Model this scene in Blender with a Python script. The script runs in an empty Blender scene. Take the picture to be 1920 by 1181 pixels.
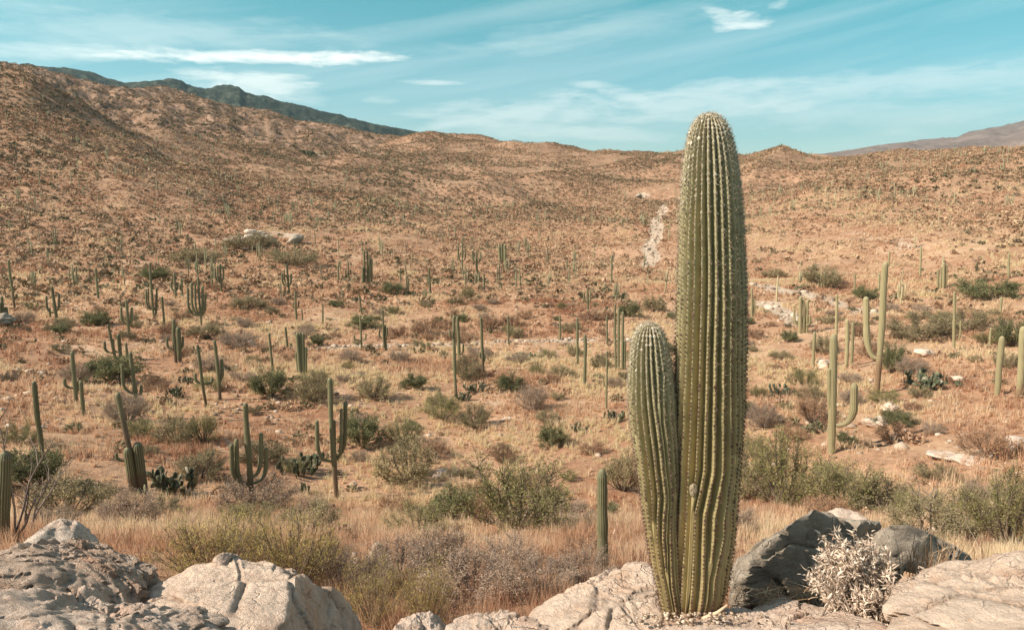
import bpy, bmesh, math, random
import numpy as np
from mathutils import Vector, Matrix

random.seed(7)
RNG = np.random.default_rng(11)
SC = bpy.context.scene
COL = SC.collection

# ------------------------------------------------------------------ camera
EZ = 1.8                       # eye height above the rock the tall cactus grows on
PITCH = math.radians(10.5)
FPX = 1280.0                   # focal length in pixels of a 1920 px wide frame
cam = bpy.data.cameras.new('camera')
cam.lens = 24.0; cam.sensor_width = 36.0
cam.clip_start = 0.05; cam.clip_end = 60000
camo = bpy.data.objects.new('camera', cam); COL.objects.link(camo)
camo.location = (0, 0, EZ); camo.rotation_euler = (math.pi/2 - PITCH, 0, 0)
SC.camera = camo

# ------------------------------------------------------------------ light
SUN_EL = math.radians(39); SUN_BACK = math.radians(17)      # from the left, a little behind the camera
SUND = Vector((-math.cos(SUN_EL)*math.cos(SUN_BACK), -math.cos(SUN_EL)*math.sin(SUN_BACK), math.sin(SUN_EL)))
sl = bpy.data.lights.new('sun', 'SUN'); sl.energy = 5.0; sl.angle = math.radians(0.5); sl.color = (1.0, 0.875, 0.735)
slo = bpy.data.objects.new('sun', sl); COL.objects.link(slo)
slo.rotation_euler = SUND.to_track_quat('Z', 'Y').to_euler(); slo.location = (-20, -5, 20)
SC.view_settings.view_transform = 'Standard'; SC.view_settings.look = 'None'
SC.view_settings.exposure = 0.66; SC.view_settings.gamma = 1.0

def px_dir(px, py):
    cx = (px-960)/FPX; cy = (590.5-py)/FPX
    return np.array([cx, math.cos(PITCH)+cy*math.sin(PITCH), -math.sin(PITCH)+cy*math.cos(PITCH)])
def az_el(px, py):
    d = px_dir(px, py)
    return math.atan2(d[0], d[1]), math.atan2(d[2], math.hypot(d[0], d[1]))

# ------------------------------------------------------------------ sky
world = bpy.data.worlds.new('World'); SC.world = world; world.use_nodes = True
nt = world.node_tree; nt.nodes.clear()
N, L = nt.nodes, nt.links
def wm(op, a, b=None, c=None, clamp=False):
    n = N.new('ShaderNodeMath'); n.operation = op; n.use_clamp = clamp
    for i, v in enumerate((a, b, c)):
        if v is None: continue
        if isinstance(v, (int, float)): n.inputs[i].default_value = v
        else: L.new(v, n.inputs[i])
    return n.outputs[0]
tc = N.new('ShaderNodeTexCoord'); sp = N.new('ShaderNodeSeparateXYZ'); L.new(tc.outputs['Generated'], sp.inputs[0])
AZ = wm('ARCTAN2', sp.outputs[0], sp.outputs[1]); EL = wm('ARCSINE', sp.outputs[2])
cmb = N.new('ShaderNodeCombineXYZ'); L.new(wm('MULTIPLY', AZ, 7.0), cmb.inputs[0]); L.new(wm('MULTIPLY', EL, 34.0), cmb.inputs[1])
def wnoise(scale, detail, rough, dist=0.0, vec=None):
    n = N.new('ShaderNodeTexNoise'); n.inputs['Scale'].default_value = scale; n.inputs['Detail'].default_value = detail
    n.inputs['Roughness'].default_value = rough; n.inputs['Distortion'].default_value = dist
    L.new(vec or cmb.outputs[0], n.inputs['Vector']); return n.outputs[0]
n1 = wnoise(1.3, 9, 0.62, 0.6); n2 = wnoise(4.5, 7, 0.6, 0.3)
# long thin veils of high cloud, tilted like the photograph's
cm2 = N.new('ShaderNodeCombineXYZ')
L.new(wm('MULTIPLY', AZ, 1.4), cm2.inputs[0])
L.new(wm('MULTIPLY', wm('SUBTRACT', EL, wm('MULTIPLY', AZ, 0.17)), 20.0), cm2.inputs[1])
n3 = wnoise(1.0, 6, 0.55, 0.3, cm2.outputs[0])
veil = wm('MULTIPLY', wm('SUBTRACT', n3, 0.42, clamp=True), 2.4, clamp=True)
clouds = [  # px, py, half width, half height, tilt (px per px, downwards to the right), strength
    (480, 108, 330, 15, 0.02, 1.15), (240, 98, 330, 17, 0.03, .42), (470, 160, 125, 34, .10, .72), (560, 178, 60, 22, .2, .3),
    (1385, 40, 62, 20, -.05, .75), (1345, 22, 36, 9, .15, .5), (1462, 10, 26, 10, -.2, .5), (1330, 184, 260, 34, -.08, .5),
    (1190, 186, 80, 20, .25, .55), (980, 214, 210, 36, -.08, .52), (840, 216, 110, 14, .05, .45),
    (1040, 246, 220, 18, .04, .42), (805, 155, 60, 5, .02, .5), (710, 188, 36, 9, .02, .4), (1500, 200, 60, 12, -.2, .5),
    (1120, 160, 60, 8, .05, .45), (1300, 218, 200, 12, -.05, .4), (1700, 158, 340, 34, -.06, .36), (1650, 215, 420, 34, -.02, .30), (300, 60, 420, 40, .05, .22), (1100, 60, 300, 30, -.15, .16)]
mask = None
for (px, py, hw, hh, tilt, st) in clouds:
    a0, e0 = az_el(px, py); a1, e1 = az_el(px+10, py+10*tilt); a2, e2 = az_el(px, py+10)
    slope = (e1-e0)/(a1-a0)
    wx = hw*abs(a1-a0)/10; wy = hh*abs(e2-e0)/10
    dx = wm('DIVIDE', wm('SUBTRACT', AZ, a0), wx)
    dy = wm('DIVIDE', wm('SUBTRACT', wm('SUBTRACT', EL, e0), wm('MULTIPLY', wm('SUBTRACT', AZ, a0), slope)), wy)
    d = wm('ADD', wm('MULTIPLY', dx, dx), wm('MULTIPLY', dy, dy))
    m = wm('SUBTRACT', 1.15, d)
    m = wm('ADD', m, wm('MULTIPLY', wm('SUBTRACT', n1, 0.5), 4.2))
    m = wm('ADD', m, wm('MULTIPLY', wm('SUBTRACT', n2, 0.5), 1.6))
    m = wm('MULTIPLY', wm('SMOOTH_MIN', wm('MULTIPLY', m, 0.80, clamp=True), 1.0, .3), st)
    mask = m if mask is None else wm('MAXIMUM', mask, m)
sky = N.new('ShaderNodeTexSky'); sky.sky_type = 'NISHITA'; sky.sun_disc = False
sky.sun_elevation = SUN_EL; sky.sun_rotation = math.atan2(SUND.x, SUND.y)
sky.air_density = 1.0; sky.dust_density = 0.6; sky.ozone_density = 1.0; sky.altitude = 900
tint = N.new('ShaderNodeMix'); tint.data_type = 'RGBA'; tint.blend_type = 'MULTIPLY'; tint.inputs[0].default_value = 1
L.new(sky.outputs[0], tint.inputs[6]); 
tr_ = N.new('ShaderNodeValToRGB'); L.new(wm('MULTIPLY', EL, 0.6366, clamp=True), tr_.inputs[0]); L.new(tr_.outputs[0], tint.inputs[7])
tr_.color_ramp.elements[0].color = (.86, .97, .98, 1); tr_.color_ramp.elements[1].color = (1.0, .90, .74, 1)
e_ = tr_.color_ramp.elements.new(.22); e_.color = (.03, 1.10, .80, 1); e_ = tr_.color_ramp.elements.new(.36); e_.color = (1.0, .92, .76, 1)
mx = N.new('ShaderNodeMix'); mx.data_type = 'RGBA'
tot = wm('ADD', wm('MULTIPLY', mask, 0.8), wm('MULTIPLY', veil, 0.36), clamp=True)
above = wm('MULTIPLY', wm('ADD', EL, 0.02), 30, clamp=True)
L.new(wm('MULTIPLY', tot, above), mx.inputs[0]); L.new(tint.outputs[2], mx.inputs[6]); mx.inputs[7].default_value = (10.2, 10.4, 9.8, 1)
bg = N.new('ShaderNodeBackground'); bg.inputs[1].default_value = 0.090; L.new(mx.outputs[2], bg.inputs[0])
wo = N.new('ShaderNodeOutputWorld'); L.new(bg.outputs[0], wo.inputs[0])

# ------------------------------------------------------------------ helpers
def tag(o, label=None, cat=None, group=None, kind=None):
    if label: o['label'] = label
    if cat: o['category'] = cat
    if group: o['group'] = group
    if kind: o['kind'] = kind
    return o
def empty(name, loc):
    o = bpy.data.objects.new(name, None); COL.objects.link(o); o.location = loc; o.empty_display_size = .2
    return o
def hash3(ix, iy, iz, seed):
    h = (ix.astype(np.int64)*73856093) ^ (iy.astype(np.int64)*19349663) ^ (iz.astype(np.int64)*83492791) ^ (seed*2654435761)
    h &= 0xffffffff
    h = ((h >> 16) ^ h)*0x45d9f3b & 0xffffffff
    h = ((h >> 16) ^ h)*0x45d9f3b & 0xffffffff
    h = (h >> 16) ^ h
    return (h & 0xffffff)/float(0xffffff)
def vnoise(p, seed=0):
    f = np.floor(p); t = p-f; t = t*t*t*(t*(t*6-15)+10); i = f.astype(np.int64)
    out = 0
    for dx in (0, 1):
        wx = t[:, 0] if dx else 1-t[:, 0]
        for dy in (0, 1):
            wy = t[:, 1] if dy else 1-t[:, 1]
            for dz in (0, 1):
                wz = t[:, 2] if dz else 1-t[:, 2]
                out = out+wx*wy*wz*hash3(i[:, 0]+dx, i[:, 1]+dy, i[:, 2]+dz, seed)
    return out*2-1
def fbm(p, octv=4, seed=0, gain=.5):
    a = 1.0; s = 0; n = 0; q = p.copy()
    for k in range(octv):
        s = s+a*vnoise(q, seed+k*17); n += a; a *= gain; q = q*2.03+11.3
    return s/n
def noise2(x, y, scale, octv=3, seed=0):
    sh = np.shape(x); x = np.ravel(x)/scale; y = np.ravel(y)/scale
    return fbm(np.stack([x, y, np.zeros_like(x)], 1), octv, seed).reshape(sh)
def worley(p, seed=0):
    f = np.floor(p).astype(np.int64); t = p-f
    d1 = np.full(len(p), 9.0); d2 = np.full(len(p), 9.0); cid = np.zeros(len(p))
    for dx in (-1, 0, 1):
        for dy in (-1, 0, 1):
            for dz in (-1, 0, 1):
                a, b, c = f[:, 0]+dx, f[:, 1]+dy, f[:, 2]+dz
                ox = hash3(a, b, c, seed); oy = hash3(a, b, c, seed+1); oz = hash3(a, b, c, seed+2)
                d = np.sqrt((dx+ox-t[:, 0])**2+(dy+oy-t[:, 1])**2+(dz+oz-t[:, 2])**2)
                near = d < d1
                d2 = np.where(near, d1, np.minimum(d2, d)); cid = np.where(near, hash3(a, b, c, seed+3), cid); d1 = np.where(near, d, d1)
    return d1, d2, cid
def mesh_obj(name, verts, faces, mat, parent=None, smooth=False, attr=None):
    """verts (n,3); faces: (m,3) or (m,4) array or a list of such arrays; attr: dict name -> per-vertex floats"""
    me = bpy.data.meshes.new(name)
    if isinstance(faces, np.ndarray): faces = [faces]
    faces = [f for f in faces if len(f)]
    verts = np.asarray(verts, dtype=np.float32)
    me.vertices.add(len(verts)); me.vertices.foreach_set('co', verts.ravel())
    li = np.concatenate([f.ravel() for f in faces]).astype(np.int32)
    tot = np.concatenate([np.full(len(f), f.shape[1]) for f in faces]).astype(np.int32)
    st = np.concatenate([[0], np.cumsum(tot)[:-1]]).astype(np.int32)
    me.loops.add(len(li)); me.loops.foreach_set('vertex_index', li)
    me.polygons.add(len(tot)); me.polygons.foreach_set('loop_start', st)
    try: me.polygons.foreach_set('loop_total', tot)
    except Exception: pass
    if smooth: me.polygons.foreach_set('use_smooth', np.ones(len(tot), dtype=bool))
    if attr:
        for k, v in attr.items():
            a = me.attributes.new(k, 'FLOAT', 'POINT'); a.data.foreach_set('value', np.asarray(v, dtype=np.float32))
    me.update(calc_edges=True); me.validate()
    me.materials.append(mat)
    o = bpy.data.objects.new(name, me); COL.objects.link(o)
    if parent is not None: o.parent = parent
    return o
class Acc:
    """collects vertices, faces and one per-vertex value into a single mesh"""
    def __init__(s): s.v = []; s.f3 = []; s.f4 = []; s.a = []; s.n = 0
    def add(s, v, f, a):
        v = np.asarray(v, float); f = np.asarray(f)
        s.v.append(v); (s.f3 if f.shape[1] == 3 else s.f4).append(f+s.n)
        s.a.append(np.full(len(v), a) if np.isscalar(a) else np.asarray(a)); s.n += len(v)
    def data(s):
        fs = []
        if s.f3: fs.append(np.concatenate(s.f3))
        if s.f4: fs.append(np.concatenate(s.f4))
        return np.concatenate(s.v), fs, np.concatenate(s.a)
    def obj(s, name, mat, parent=None, smooth=False):
        v, f, a = s.data(); return mesh_obj(name, v, f, mat, parent, smooth, {'var': a})
def tube(acc, pts, rad, n=5, a=0.5, cap=True):
    pts = np.asarray(pts, float); rad = np.asarray(rad, float); k = len(pts)
    tan = np.gradient(pts, axis=0); tan /= np.linalg.norm(tan, axis=1, keepdims=True)+1e-9
    ref = np.array([1.0, 0, 0]) if abs(tan[0, 0]) < .8 else np.array([0, 1.0, 0])
    u = ref-(tan@ref)[:, None]*tan; u /= np.linalg.norm(u, axis=1, keepdims=True); w = np.cross(tan, u)
    th = np.arange(n)/n*2*math.pi
    v = pts[:, None, :]+rad[:, None, None]*(np.cos(th)[None, :, None]*u[:, None, :]+np.sin(th)[None, :, None]*w[:, None, :])
    i = np.arange(k-1)[:, None]*n; j = np.arange(n)[None, :]; j2 = (j+1) % n
    f = np.stack([i+j, i+j2, i+n+j2, i+n+j], -1).reshape(-1, 4)
    acc.add(v.reshape(-1, 3), f, a)
def rand_unit(n, rng):
    v = rng.normal(size=(n, 3)); return v/np.linalg.norm(v, axis=1, keepdims=True)
def leaves(acc, cen, size, rng, a, aspect=2.0, dirs=None):
    """one narrow triangle-pair leaf at every centre"""
    n = len(cen); d = rand_unit(n, rng) if dirs is None else dirs
    s = np.cross(d, rand_unit(n, rng)); s /= np.linalg.norm(s, axis=1, keepdims=True)+1e-9
    size = np.broadcast_to(size, (n,))[:, None]
    p0 = cen; p1 = cen+d*size*.5+s*size/aspect*.5; p2 = cen+d*size; p3 = cen+d*size*.5-s*size/aspect*.5
    v = np.stack([p0, p1, p2, p3], 1).reshape(-1, 3); b = np.arange(n)[:, None]*4
    acc.add(v, np.concatenate([b, b+1, b+2, b+3], 1), np.repeat(np.broadcast_to(a, (n,)), 4))

# ------------------------------------------------------------------ materials
def newmat(name):
    m = bpy.data.materials.new(name); m.use_nodes = True; t = m.node_tree; t.nodes.clear()
    o = t.nodes.new('ShaderNodeOutputMaterial'); b = t.nodes.new('ShaderNodeBsdfPrincipled')
    t.links.new(b.outputs[0], o.inputs[0]); b.inputs['Roughness'].default_value = .85
    b.inputs['Specular IOR Level'].default_value = .25
    return m, t, b
def ramp(t, src, stops, interp='LINEAR'):
    r = t.nodes.new('ShaderNodeValToRGB'); cr = r.color_ramp; cr.interpolation = interp
    while len(cr.elements) < len(stops): cr.elements.new(.5)
    for e, (p, c) in zip(cr.elements, stops): e.position = p; e.color = (*c, 1) if len(c) == 3 else c
    t.links.new(src, r.inputs[0]); return r.outputs[0]
def tnoise(t, scale, detail=4, rough=.55, coord='Object', mapscale=None, dist=0, vec=None):
    n = t.nodes.new('ShaderNodeTexNoise'); n.inputs['Scale'].default_value = scale; n.inputs['Detail'].default_value = detail
    n.inputs['Roughness'].default_value = rough; n.inputs['Distortion'].default_value = dist
    if vec is None:
        c = t.nodes.new('ShaderNodeTexCoord'); vec = c.outputs[coord]
    if mapscale:
        mp = t.nodes.new('ShaderNodeMapping'); mp.inputs['Scale'].default_value = mapscale
        t.links.new(vec, mp.inputs[0]); vec = mp.outputs[0]
    t.links.new(vec, n.inputs['Vector']); return n.outputs[0]
def tmix(t, fac, a, b, mode='MIX'):
    m = t.nodes.new('ShaderNodeMix'); m.data_type = 'RGBA'; m.blend_type = mode
    for i, v in ((0, fac), (6, a), (7, b)):
        if isinstance(v, (int, float)): m.inputs[i].default_value = v
        elif isinstance(v, tuple): m.inputs[i].default_value = (*v, 1)
        else: t.links.new(v, m.inputs[i])
    return m.outputs[2]
def tmath(t, op, a, b=None, clamp=False):
    n = t.nodes.new('ShaderNodeMath'); n.operation = op; n.use_clamp = clamp
    for i, v in enumerate((a, b)):
        if v is None: continue
        if isinstance(v, (int, float)): n.inputs[i].default_value = v
        else: t.links.new(v, n.inputs[i])
    return n.outputs[0]
def tattr(t, name):
    a = t.nodes.new('ShaderNodeAttribute'); a.attribute_name = name; return a.outputs['Fac']
def tbump(t, b, h, strength, dist):
    n = t.nodes.new('ShaderNodeBump'); n.inputs['Strength'].default_value = strength; n.inputs['Distance'].default_value = dist
    t.links.new(h, n.inputs['Height']); t.links.new(n.outputs[0], b.inputs['Normal'])
def simple_var_mat(name, stops, rough=.85, transl=0.0, objvar=0.0):
    m, t, b = newmat(name)
    c = ramp(t, tattr(t, 'var'), stops)
    if objvar:
        oi = t.nodes.new('ShaderNodeObjectInfo')
        k = tmath(t, 'ADD', tmath(t, 'MULTIPLY', oi.outputs['Random'], objvar), 1-objvar/2)
        cc = t.nodes.new('ShaderNodeCombineXYZ')
        for i in range(3): t.links.new(k, cc.inputs[i])
        c = tmix(t, 1.0, c, cc.outputs[0], 'MULTIPLY')
    t.links.new(c, b.inputs['Base Color']); b.inputs['Roughness'].default_value = rough
    if transl:
        tr = t.nodes.new('ShaderNodeBsdfTranslucent'); t.links.new(c, tr.inputs[0]); ms = t.nodes.new('ShaderNodeMixShader')
        ms.inputs[0].default_value = transl; o = [n for n in t.nodes if n.type == 'OUTPUT_MATERIAL'][0]
        t.links.new(b.outputs[0], ms.inputs[1]); t.links.new(tr.outputs[0], ms.inputs[2]); t.links.new(ms.outputs[0], o.inputs[0])
    return m

# ------------------------------------------------------------------ terrain
# rows: distance in metres, photograph row that distance shows at; columns by azimuth
NEAR = [(3.0, 1250), (4.2, 1240), (6.0, 1165), (9.0, 1060), (14.0, 1010), (24.0, 960), (32.0, 850), (45.0, 742), (55.0, 690),
        (75.0, 612), (100.0, 560), (140.0, 500)]
FAR = {  # azimuth: rows beyond 140 m up to the crest of this slope
    -100: [(190, 430), (260, 300), (340, 170), (420, 100)], -48: [(190, 430), (260, 300), (340, 170), (400, 85)],
    -36.5: [(190, 440), (260, 320), (330, 200), (390, 113)], -34.3: [(190, 440), (260, 320), (330, 205), (380, 121)],
    -31.5: [(190, 440), (260, 325), (330, 225), (370, 172)], -29.3: [(190, 442), (260, 330), (330, 250), (390, 214)],
    -26: [(190, 443), (260, 350), (380, 270), (450, 238)], -22: [(190, 445), (280, 370), (400, 290), (500, 262)],
    -17: [(190, 445), (280, 380), (400, 310), (560, 284)], -14.5: [(190, 447), (280, 385), (420, 312), (600, 283)],
    -10: [(190, 448), (280, 390), (420, 320), (700, 262)], -7: [(190, 450), (280, 395), (420, 330), (740, 249)],
    -2.5: [(190, 450), (280, 400), (420, 335), (760, 249)], 2: [(190, 452), (280, 402), (420, 335), (720, 264)],
    6: [(190, 452), (280, 402), (420, 335), (680, 268)], 11: [(190, 450), (280, 400), (420, 330), (640, 269)],
    15: [(190, 446), (280, 392), (420, 322), (620, 275)], 18.5: [(190, 442), (280, 380), (420, 312), (600, 282)],
    21: [(190, 440), (280, 370), (400, 310), (560, 268)], 23: [(190, 438), (270, 365), (380, 310), (520, 280)],
    29: [(190, 425), (260, 350), (360, 300), (470, 276)], 36: [(190, 410), (260, 335), (340, 295), (440, 282)],
    48: [(190, 400), (260, 320), (340, 280), (420, 250)], 100: [(190, 400), (260, 320), (340, 280), (420, 250)]}
LR = np.log(np.concatenate([[0.3], np.geomspace(1.0, 900, 400), np.geomspace(1000, 30000, 40)]))
def t_of(az_deg, py):
    return math.cos(math.radians(az_deg) if abs(az_deg) < 60 else math.radians(60))*math.tan(math.atan((590.5-py)/FPX)-PITCH)
AZC = np.array(sorted(FAR)); TAB = []
for a in AZC:
    kr = [math.log(.3), math.log(1.0), math.log(2.0)]; kt = [-1.86/.3, -1.86, -.93]
    for r, py in NEAR+FAR[a]: kr.append(math.log(r)); kt.append(t_of(a, py))
    rc = math.exp(kr[-1]); zc = rc*kt[-1]
    for m_, zz in ((1.25, zc*.75), (1.8, zc*.1-10), (4, -60), (60, -60)):
        kr.append(math.log(rc*m_)); kt.append(zz/(rc*m_))
    z = np.interp(LR, kr, np.array(kt)*np.exp(kr)) if False else np.interp(LR, kr, kt)*np.exp(LR)
    TAB.append(z)
TAB = np.array(TAB)
ks = np.exp(-np.linspace(-2, 2, 15)**2); ks /= ks.sum()
for i in range(len(TAB)):
    p = np.pad(TAB[i], 7, mode='edge'); s = np.convolve(p, ks, 'valid'); TAB[i] = np.where(np.exp(LR) > 7, s, TAB[i])
AZF = np.linspace(-100, 100, 401); TF = np.empty((401, len(LR)))
for j in range(len(LR)): TF[:, j] = np.interp(AZF, AZC, TAB[:, j])
ka = np.exp(-np.linspace(-2, 2, 5)**2); ka /= ka.sum()
for j in range(len(LR)): TF[:, j] = np.convolve(np.pad(TF[:, j], 2, mode='edge'), ka, 'valid')
def terr_polar(az, r):      # az in degrees; returns z relative to the eye, smooth part
    az = np.clip(az, -99.9, 99.9); lr = np.log(np.maximum(r, .31))
    fa = (az+100)*2; ia = np.clip(fa.astype(int), 0, 399); wa = fa-ia
    jr = np.clip(np.searchsorted(LR, lr)-1, 0, len(LR)-2); wr = (lr-LR[jr])/(LR[jr+1]-LR[jr])
    return (TF[ia, jr]*(1-wa)+TF[ia+1, jr]*wa)*(1-wr)+(TF[ia, jr+1]*(1-wa)+TF[ia+1, jr+1]*wa)*wr
def terrain(x, y):
    x = np.asarray(x, float); y = np.asarray(y, float)
    r = np.hypot(x, y); az = np.degrees(np.arctan2(x, y))
    z = terr_polar(az, r)
    s1 = np.clip((r-4)/10, 0, 1); s2 = np.clip((r-60)/140, 0, 1)
    z = z+.10*s1*noise2(x, y, 1.6, 3, 5)+.38*s1*noise2(x, y, 9.0, 3, 6)
    g = noise2(x+.3*y, y, 70.0, 4, 8)
    g2 = noise2(x-.5*y, y*.6, 120.0, 3, 18); z = z+s2*(5.5*(.35-np.abs(g)*1.6)+np.clip((r-180)/200, 0, 1)*9*(.22-np.abs(g2)*1.5)) + s2*.8*noise2(x, y, 22.0, 3, 9)
    return z+EZ
def on_ground(px, py):
    """the world point where the photograph's pixel meets the ground"""
    d = px_dir(px, py); h = math.hypot(d[0], d[1]); t = d[2]/h; ux, uy = d[0]/h, d[1]/h
    rs = np.geomspace(4.6, 1500, 1500); zz = terrain(rs*ux, rs*uy)-EZ
    k = np.nonzero(zz/rs >= t)[0]; k = k[0] if len(k) else len(rs)-1
    r = rs[k]
    return np.array([r*ux, r*uy, float(terrain(np.array([r*ux]), np.array([r*uy]))[0])])
def P(px, py, r):
    """the world point on the photograph's pixel at horizontal distance r"""
    d = px_dir(px, py); h = math.hypot(d[0], d[1]); return np.array([d[0]/h*r, d[1]/h*r, EZ+d[2]/h*r])
def on_plane(px, py, base):
    """pixel -> point on the upright plane that faces the eye through base"""
    d = px_dir(px, py); n = np.array([base[0], base[1], 0.0]); k = (n@base)/(n@d)
    return np.array([d[0]*k, d[1]*k, EZ+d[2]*k])
def project(p):
    x, y, z = p[..., 0], p[..., 1], p[..., 2]-EZ
    f = y*math.cos(PITCH)-z*math.sin(PITCH); u = y*math.sin(PITCH)+z*math.cos(PITCH)
    return 960+FPX*x/f, 590.5-FPX*u/f

# pale dry washes and gravel, laid on the ground as real courses
def course(pts):
    return np.array([on_ground(*p)[:2] for p in pts])
WASHES = [(course([(560, 655), (640, 652), (700, 650), (770, 648), (840, 646), (900, 645), (980, 640), (1060, 638), (1130, 638), (1200, 640)]), 0.75, .56),
          (course([(1212, 498), (1224, 484), (1216, 465), (1233, 440), (1229, 415), (1243, 396), (1245, 385)]), 1.9, .85),
          (course([(1215, 372), (1200, 365)]), 2.0, .8),
          (course([(1400, 532), (1450, 543), (1510, 553), (1560, 566), (1640, 588)]), 1.5, .85),
          (course([(1440, 570), (1475, 592), (1500, 607)]), 1.4, .8),
          (course([(600, 290), (606, 262)]), 4.0, .8),
          (course([(440, 450), (500, 436), (560, 445)]), 3.5, .4),
          (course([(1590, 440), (1650, 450), (1700, 470)]), 4.0, .25)]
def wash_mask(x, y):
    out = np.zeros_like(x)
    for c, w, st in WASHES:
        d = np.full(x.shape, 1e9)
        for a, b in zip(c[:-1], c[1:]):
            ab = b-a; t = np.clip(((x-a[0])*ab[0]+(y-a[1])*ab[1])/(ab@ab+1e-9), 0, 1)
            d = np.minimum(d, np.hypot(x-a[0]-t*ab[0], y-a[1]-t*ab[1]))
        m = np.clip(1.4-d/w, 0, 1)
        out = np.maximum(out, m*st)
    nz = np.zeros_like(out); k = out > 0
    if k.any(): nz[k] = noise2(x[k], y[k], 3.0, 3, 44)
    return np.clip(out*(1+1.0*nz), 0, 1)

def build_ground():
    az = np.radians(np.concatenate([np.arange(-100, -42, 1.0), np.arange(-42, 42, .16), np.arange(42, 100.1, 1.0)]))
    r = np.concatenate([np.geomspace(.3, 4, 14), np.geomspace(4.3, 900, 520), np.geomspace(960, 16000, 36)])
    A, R = np.meshgrid(az, r, indexing='ij'); x = R*np.sin(A); y = R*np.cos(A)
    z = terrain(x, y)
    w = wash_mask(x.ravel(), y.ravel())
    v = np.stack([x.ravel(), y.ravel(), z.ravel()-.06*np.clip(w, 0, 1)], 1)
    na, nr = A.shape; i = np.arange(na-1)[:, None]*nr; j = np.arange(nr-1)[None, :]
    f = np.stack([i+j, i+nr+j, i+nr+j+1, i+j+1], -1).reshape(-1, 4)
    m, t, b = newmat('desert_ground')
    geo = t.nodes.new('ShaderNodeTexCoord').outputs['Object']
    big = tnoise(t, .035, 4, .6, vec=geo); mid = tnoise(t, .35, 5, .65, vec=geo); fine = tnoise(t, 3.5, 6, .7, vec=geo)
    c = ramp(t, mid, [(.30, (.29, .15, .09)), (.45, (.42, .25, .155)), (.58, (.54, .36, .225)), (.72, (.64, .47, .32))])
    c2 = ramp(t, big, [(.36, (.36, .18, .11)), (.5, (.47, .295, .19)), (.64, (.54, .38, .25))])
    c = tmix(t, .5, c, c2)
    c = tmix(t, .8, c, ramp(t, tnoise(t, .11, 5, .65, vec=geo), [(.34, (.62, .50, .44)), (.46, (.95, .92, .90)), (.60, (1.12, 1.16, 1.18))]), 'MULTIPLY')
    c = tmix(t, .65, c, ramp(t, fine, [(.30, (.42, .38, .34)), (.5, (.95, .95, .95)), (.7, (1.3, 1.28, 1.22))]), 'MULTIPLY')
    gr = ramp(t, tnoise(t, 2.2, 5, .75, vec=geo), [(.38, (.26, .19, .14)), (.5, (.50, .39, .29)), (.62, (.64, .52, .41))])
    c = tmix(t, tmath(t, 'MULTIPLY', tattr(t, 'far'), .68), c, ramp(t, tnoise(t, .5, 6, .8, vec=geo), [(.38, (.13, .09, .058)), (.49, (.28, .17, .11)), (.58, (.43, .27, .18))]))
    c = tmix(t, tmath(t, 'MULTIPLY', tmath(t, 'SUBTRACT', tmath(t, 'ADD', tattr(t, 'wash'), mid), .62, True), 3.2, True), c, gr)
    t.links.new(c, b.inputs['Base Color']); b.inputs['Roughness'].default_value = .95; b.inputs['Specular IOR Level'].default_value = .1
    tbump(t, b, fine, .8, .12)
    o = mesh_obj('ground', v, f, m, None, True, {'wash': w, 'far': np.clip((R.ravel()-110)/140, 0, 1)}); tag(o, kind='structure'); return o
build_ground()

def ridge(name, prof, dist, foot_py, mat, rough, seed, kind='structure', back=1.5, nd=70, foot_d=.55):
    """a range of hills: prof = [(px, py)] of its crest, dist = distance of the crest in metres"""
    az = []; te = []
    for px, py in prof:
        a, e = az_el(px, py); az.append(a); te.append(math.tan(e))
    A = np.linspace(az[0], az[-1], 900); T = np.interp(A, az, te)
    S = np.concatenate([np.linspace(0, 1, nd), 1+np.linspace(.03, 1, 14)])
    tf = math.tan(az_el(960, foot_py)[1])
    AA, SS = np.meshgrid(A, S, indexing='ij')
    k = np.minimum(SS, 1); D = dist*(foot_d+(1-foot_d)*k)+dist*(back-1)*np.maximum(SS-1, 0)
    zc = dist*T[:, None]; zf = dist*foot_d*tf
    z = zf+(zc-zf)*(k**.85); z = np.where(SS > 1, zc-(SS-1)*(zc-zf)*1.1, z)
    x = D*np.sin(AA); y = D*np.cos(AA)
    g = noise2(x, y, dist*.10, 5, seed); hgt = np.maximum(zc-zf, 1)
    fade = np.clip(np.abs(1-SS)*4, .10, 1)*np.clip(SS*5, 0, 1)
    z = z+rough*hgt*(.3-np.abs(g)*1.7)*fade + rough*hgt*.09*noise2(x, y, dist*.009, 4, seed+4)
    na, nr = AA.shape; i = np.arange(na-1)[:, None]*nr; j = np.arange(nr-1)[None, :]
    f = np.stack([i+j, i+nr+j, i+nr+j+1, i+j+1], -1).reshape(-1, 4)
    o = mesh_obj(name, np.stack([x.ravel(), y.ravel(), (z+EZ).ravel()], 1), f, mat, None, True); tag(o, kind=kind); return o
def hill_mat(name, stops, scale, detail=8, bump=0):
    m, t, b = newmat(name)
    n = tnoise(t, scale, detail, .72); c = ramp(t, n, stops)
    n2 = tnoise(t, scale*.12, 3, .6); c = tmix(t, .55, c, ramp(t, n2, [(.35, (.7, .7, .7)), (.65, (1.25, 1.2, 1.15))]), 'MULTIPLY')
    t.links.new(c, b.inputs['Base Color']); b.inputs['Roughness'].default_value = .95; b.inputs['Specular IOR Level'].default_value = .05
    if bump: tbump(t, b, n, 1.0, bump)
    return m
hills_m = hill_mat('brushy_hill', [(.36, (.12, .085, .055)), (.46, (.23, .15, .10)), (.55, (.36, .235, .165)), (.68, (.48, .34, .25))], .09, 8, 2.5)
ridge('hills', [(-400, 60), (60, 126), (150, 150), (200, 160), (240, 165), (300, 164), (345, 172), (400, 192), (440, 202), (500, 206), (560, 227), (620, 235),
      (700, 252), (780, 262), (850, 262), (950, 290)], 950, 300, hills_m, .26, 31)
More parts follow.
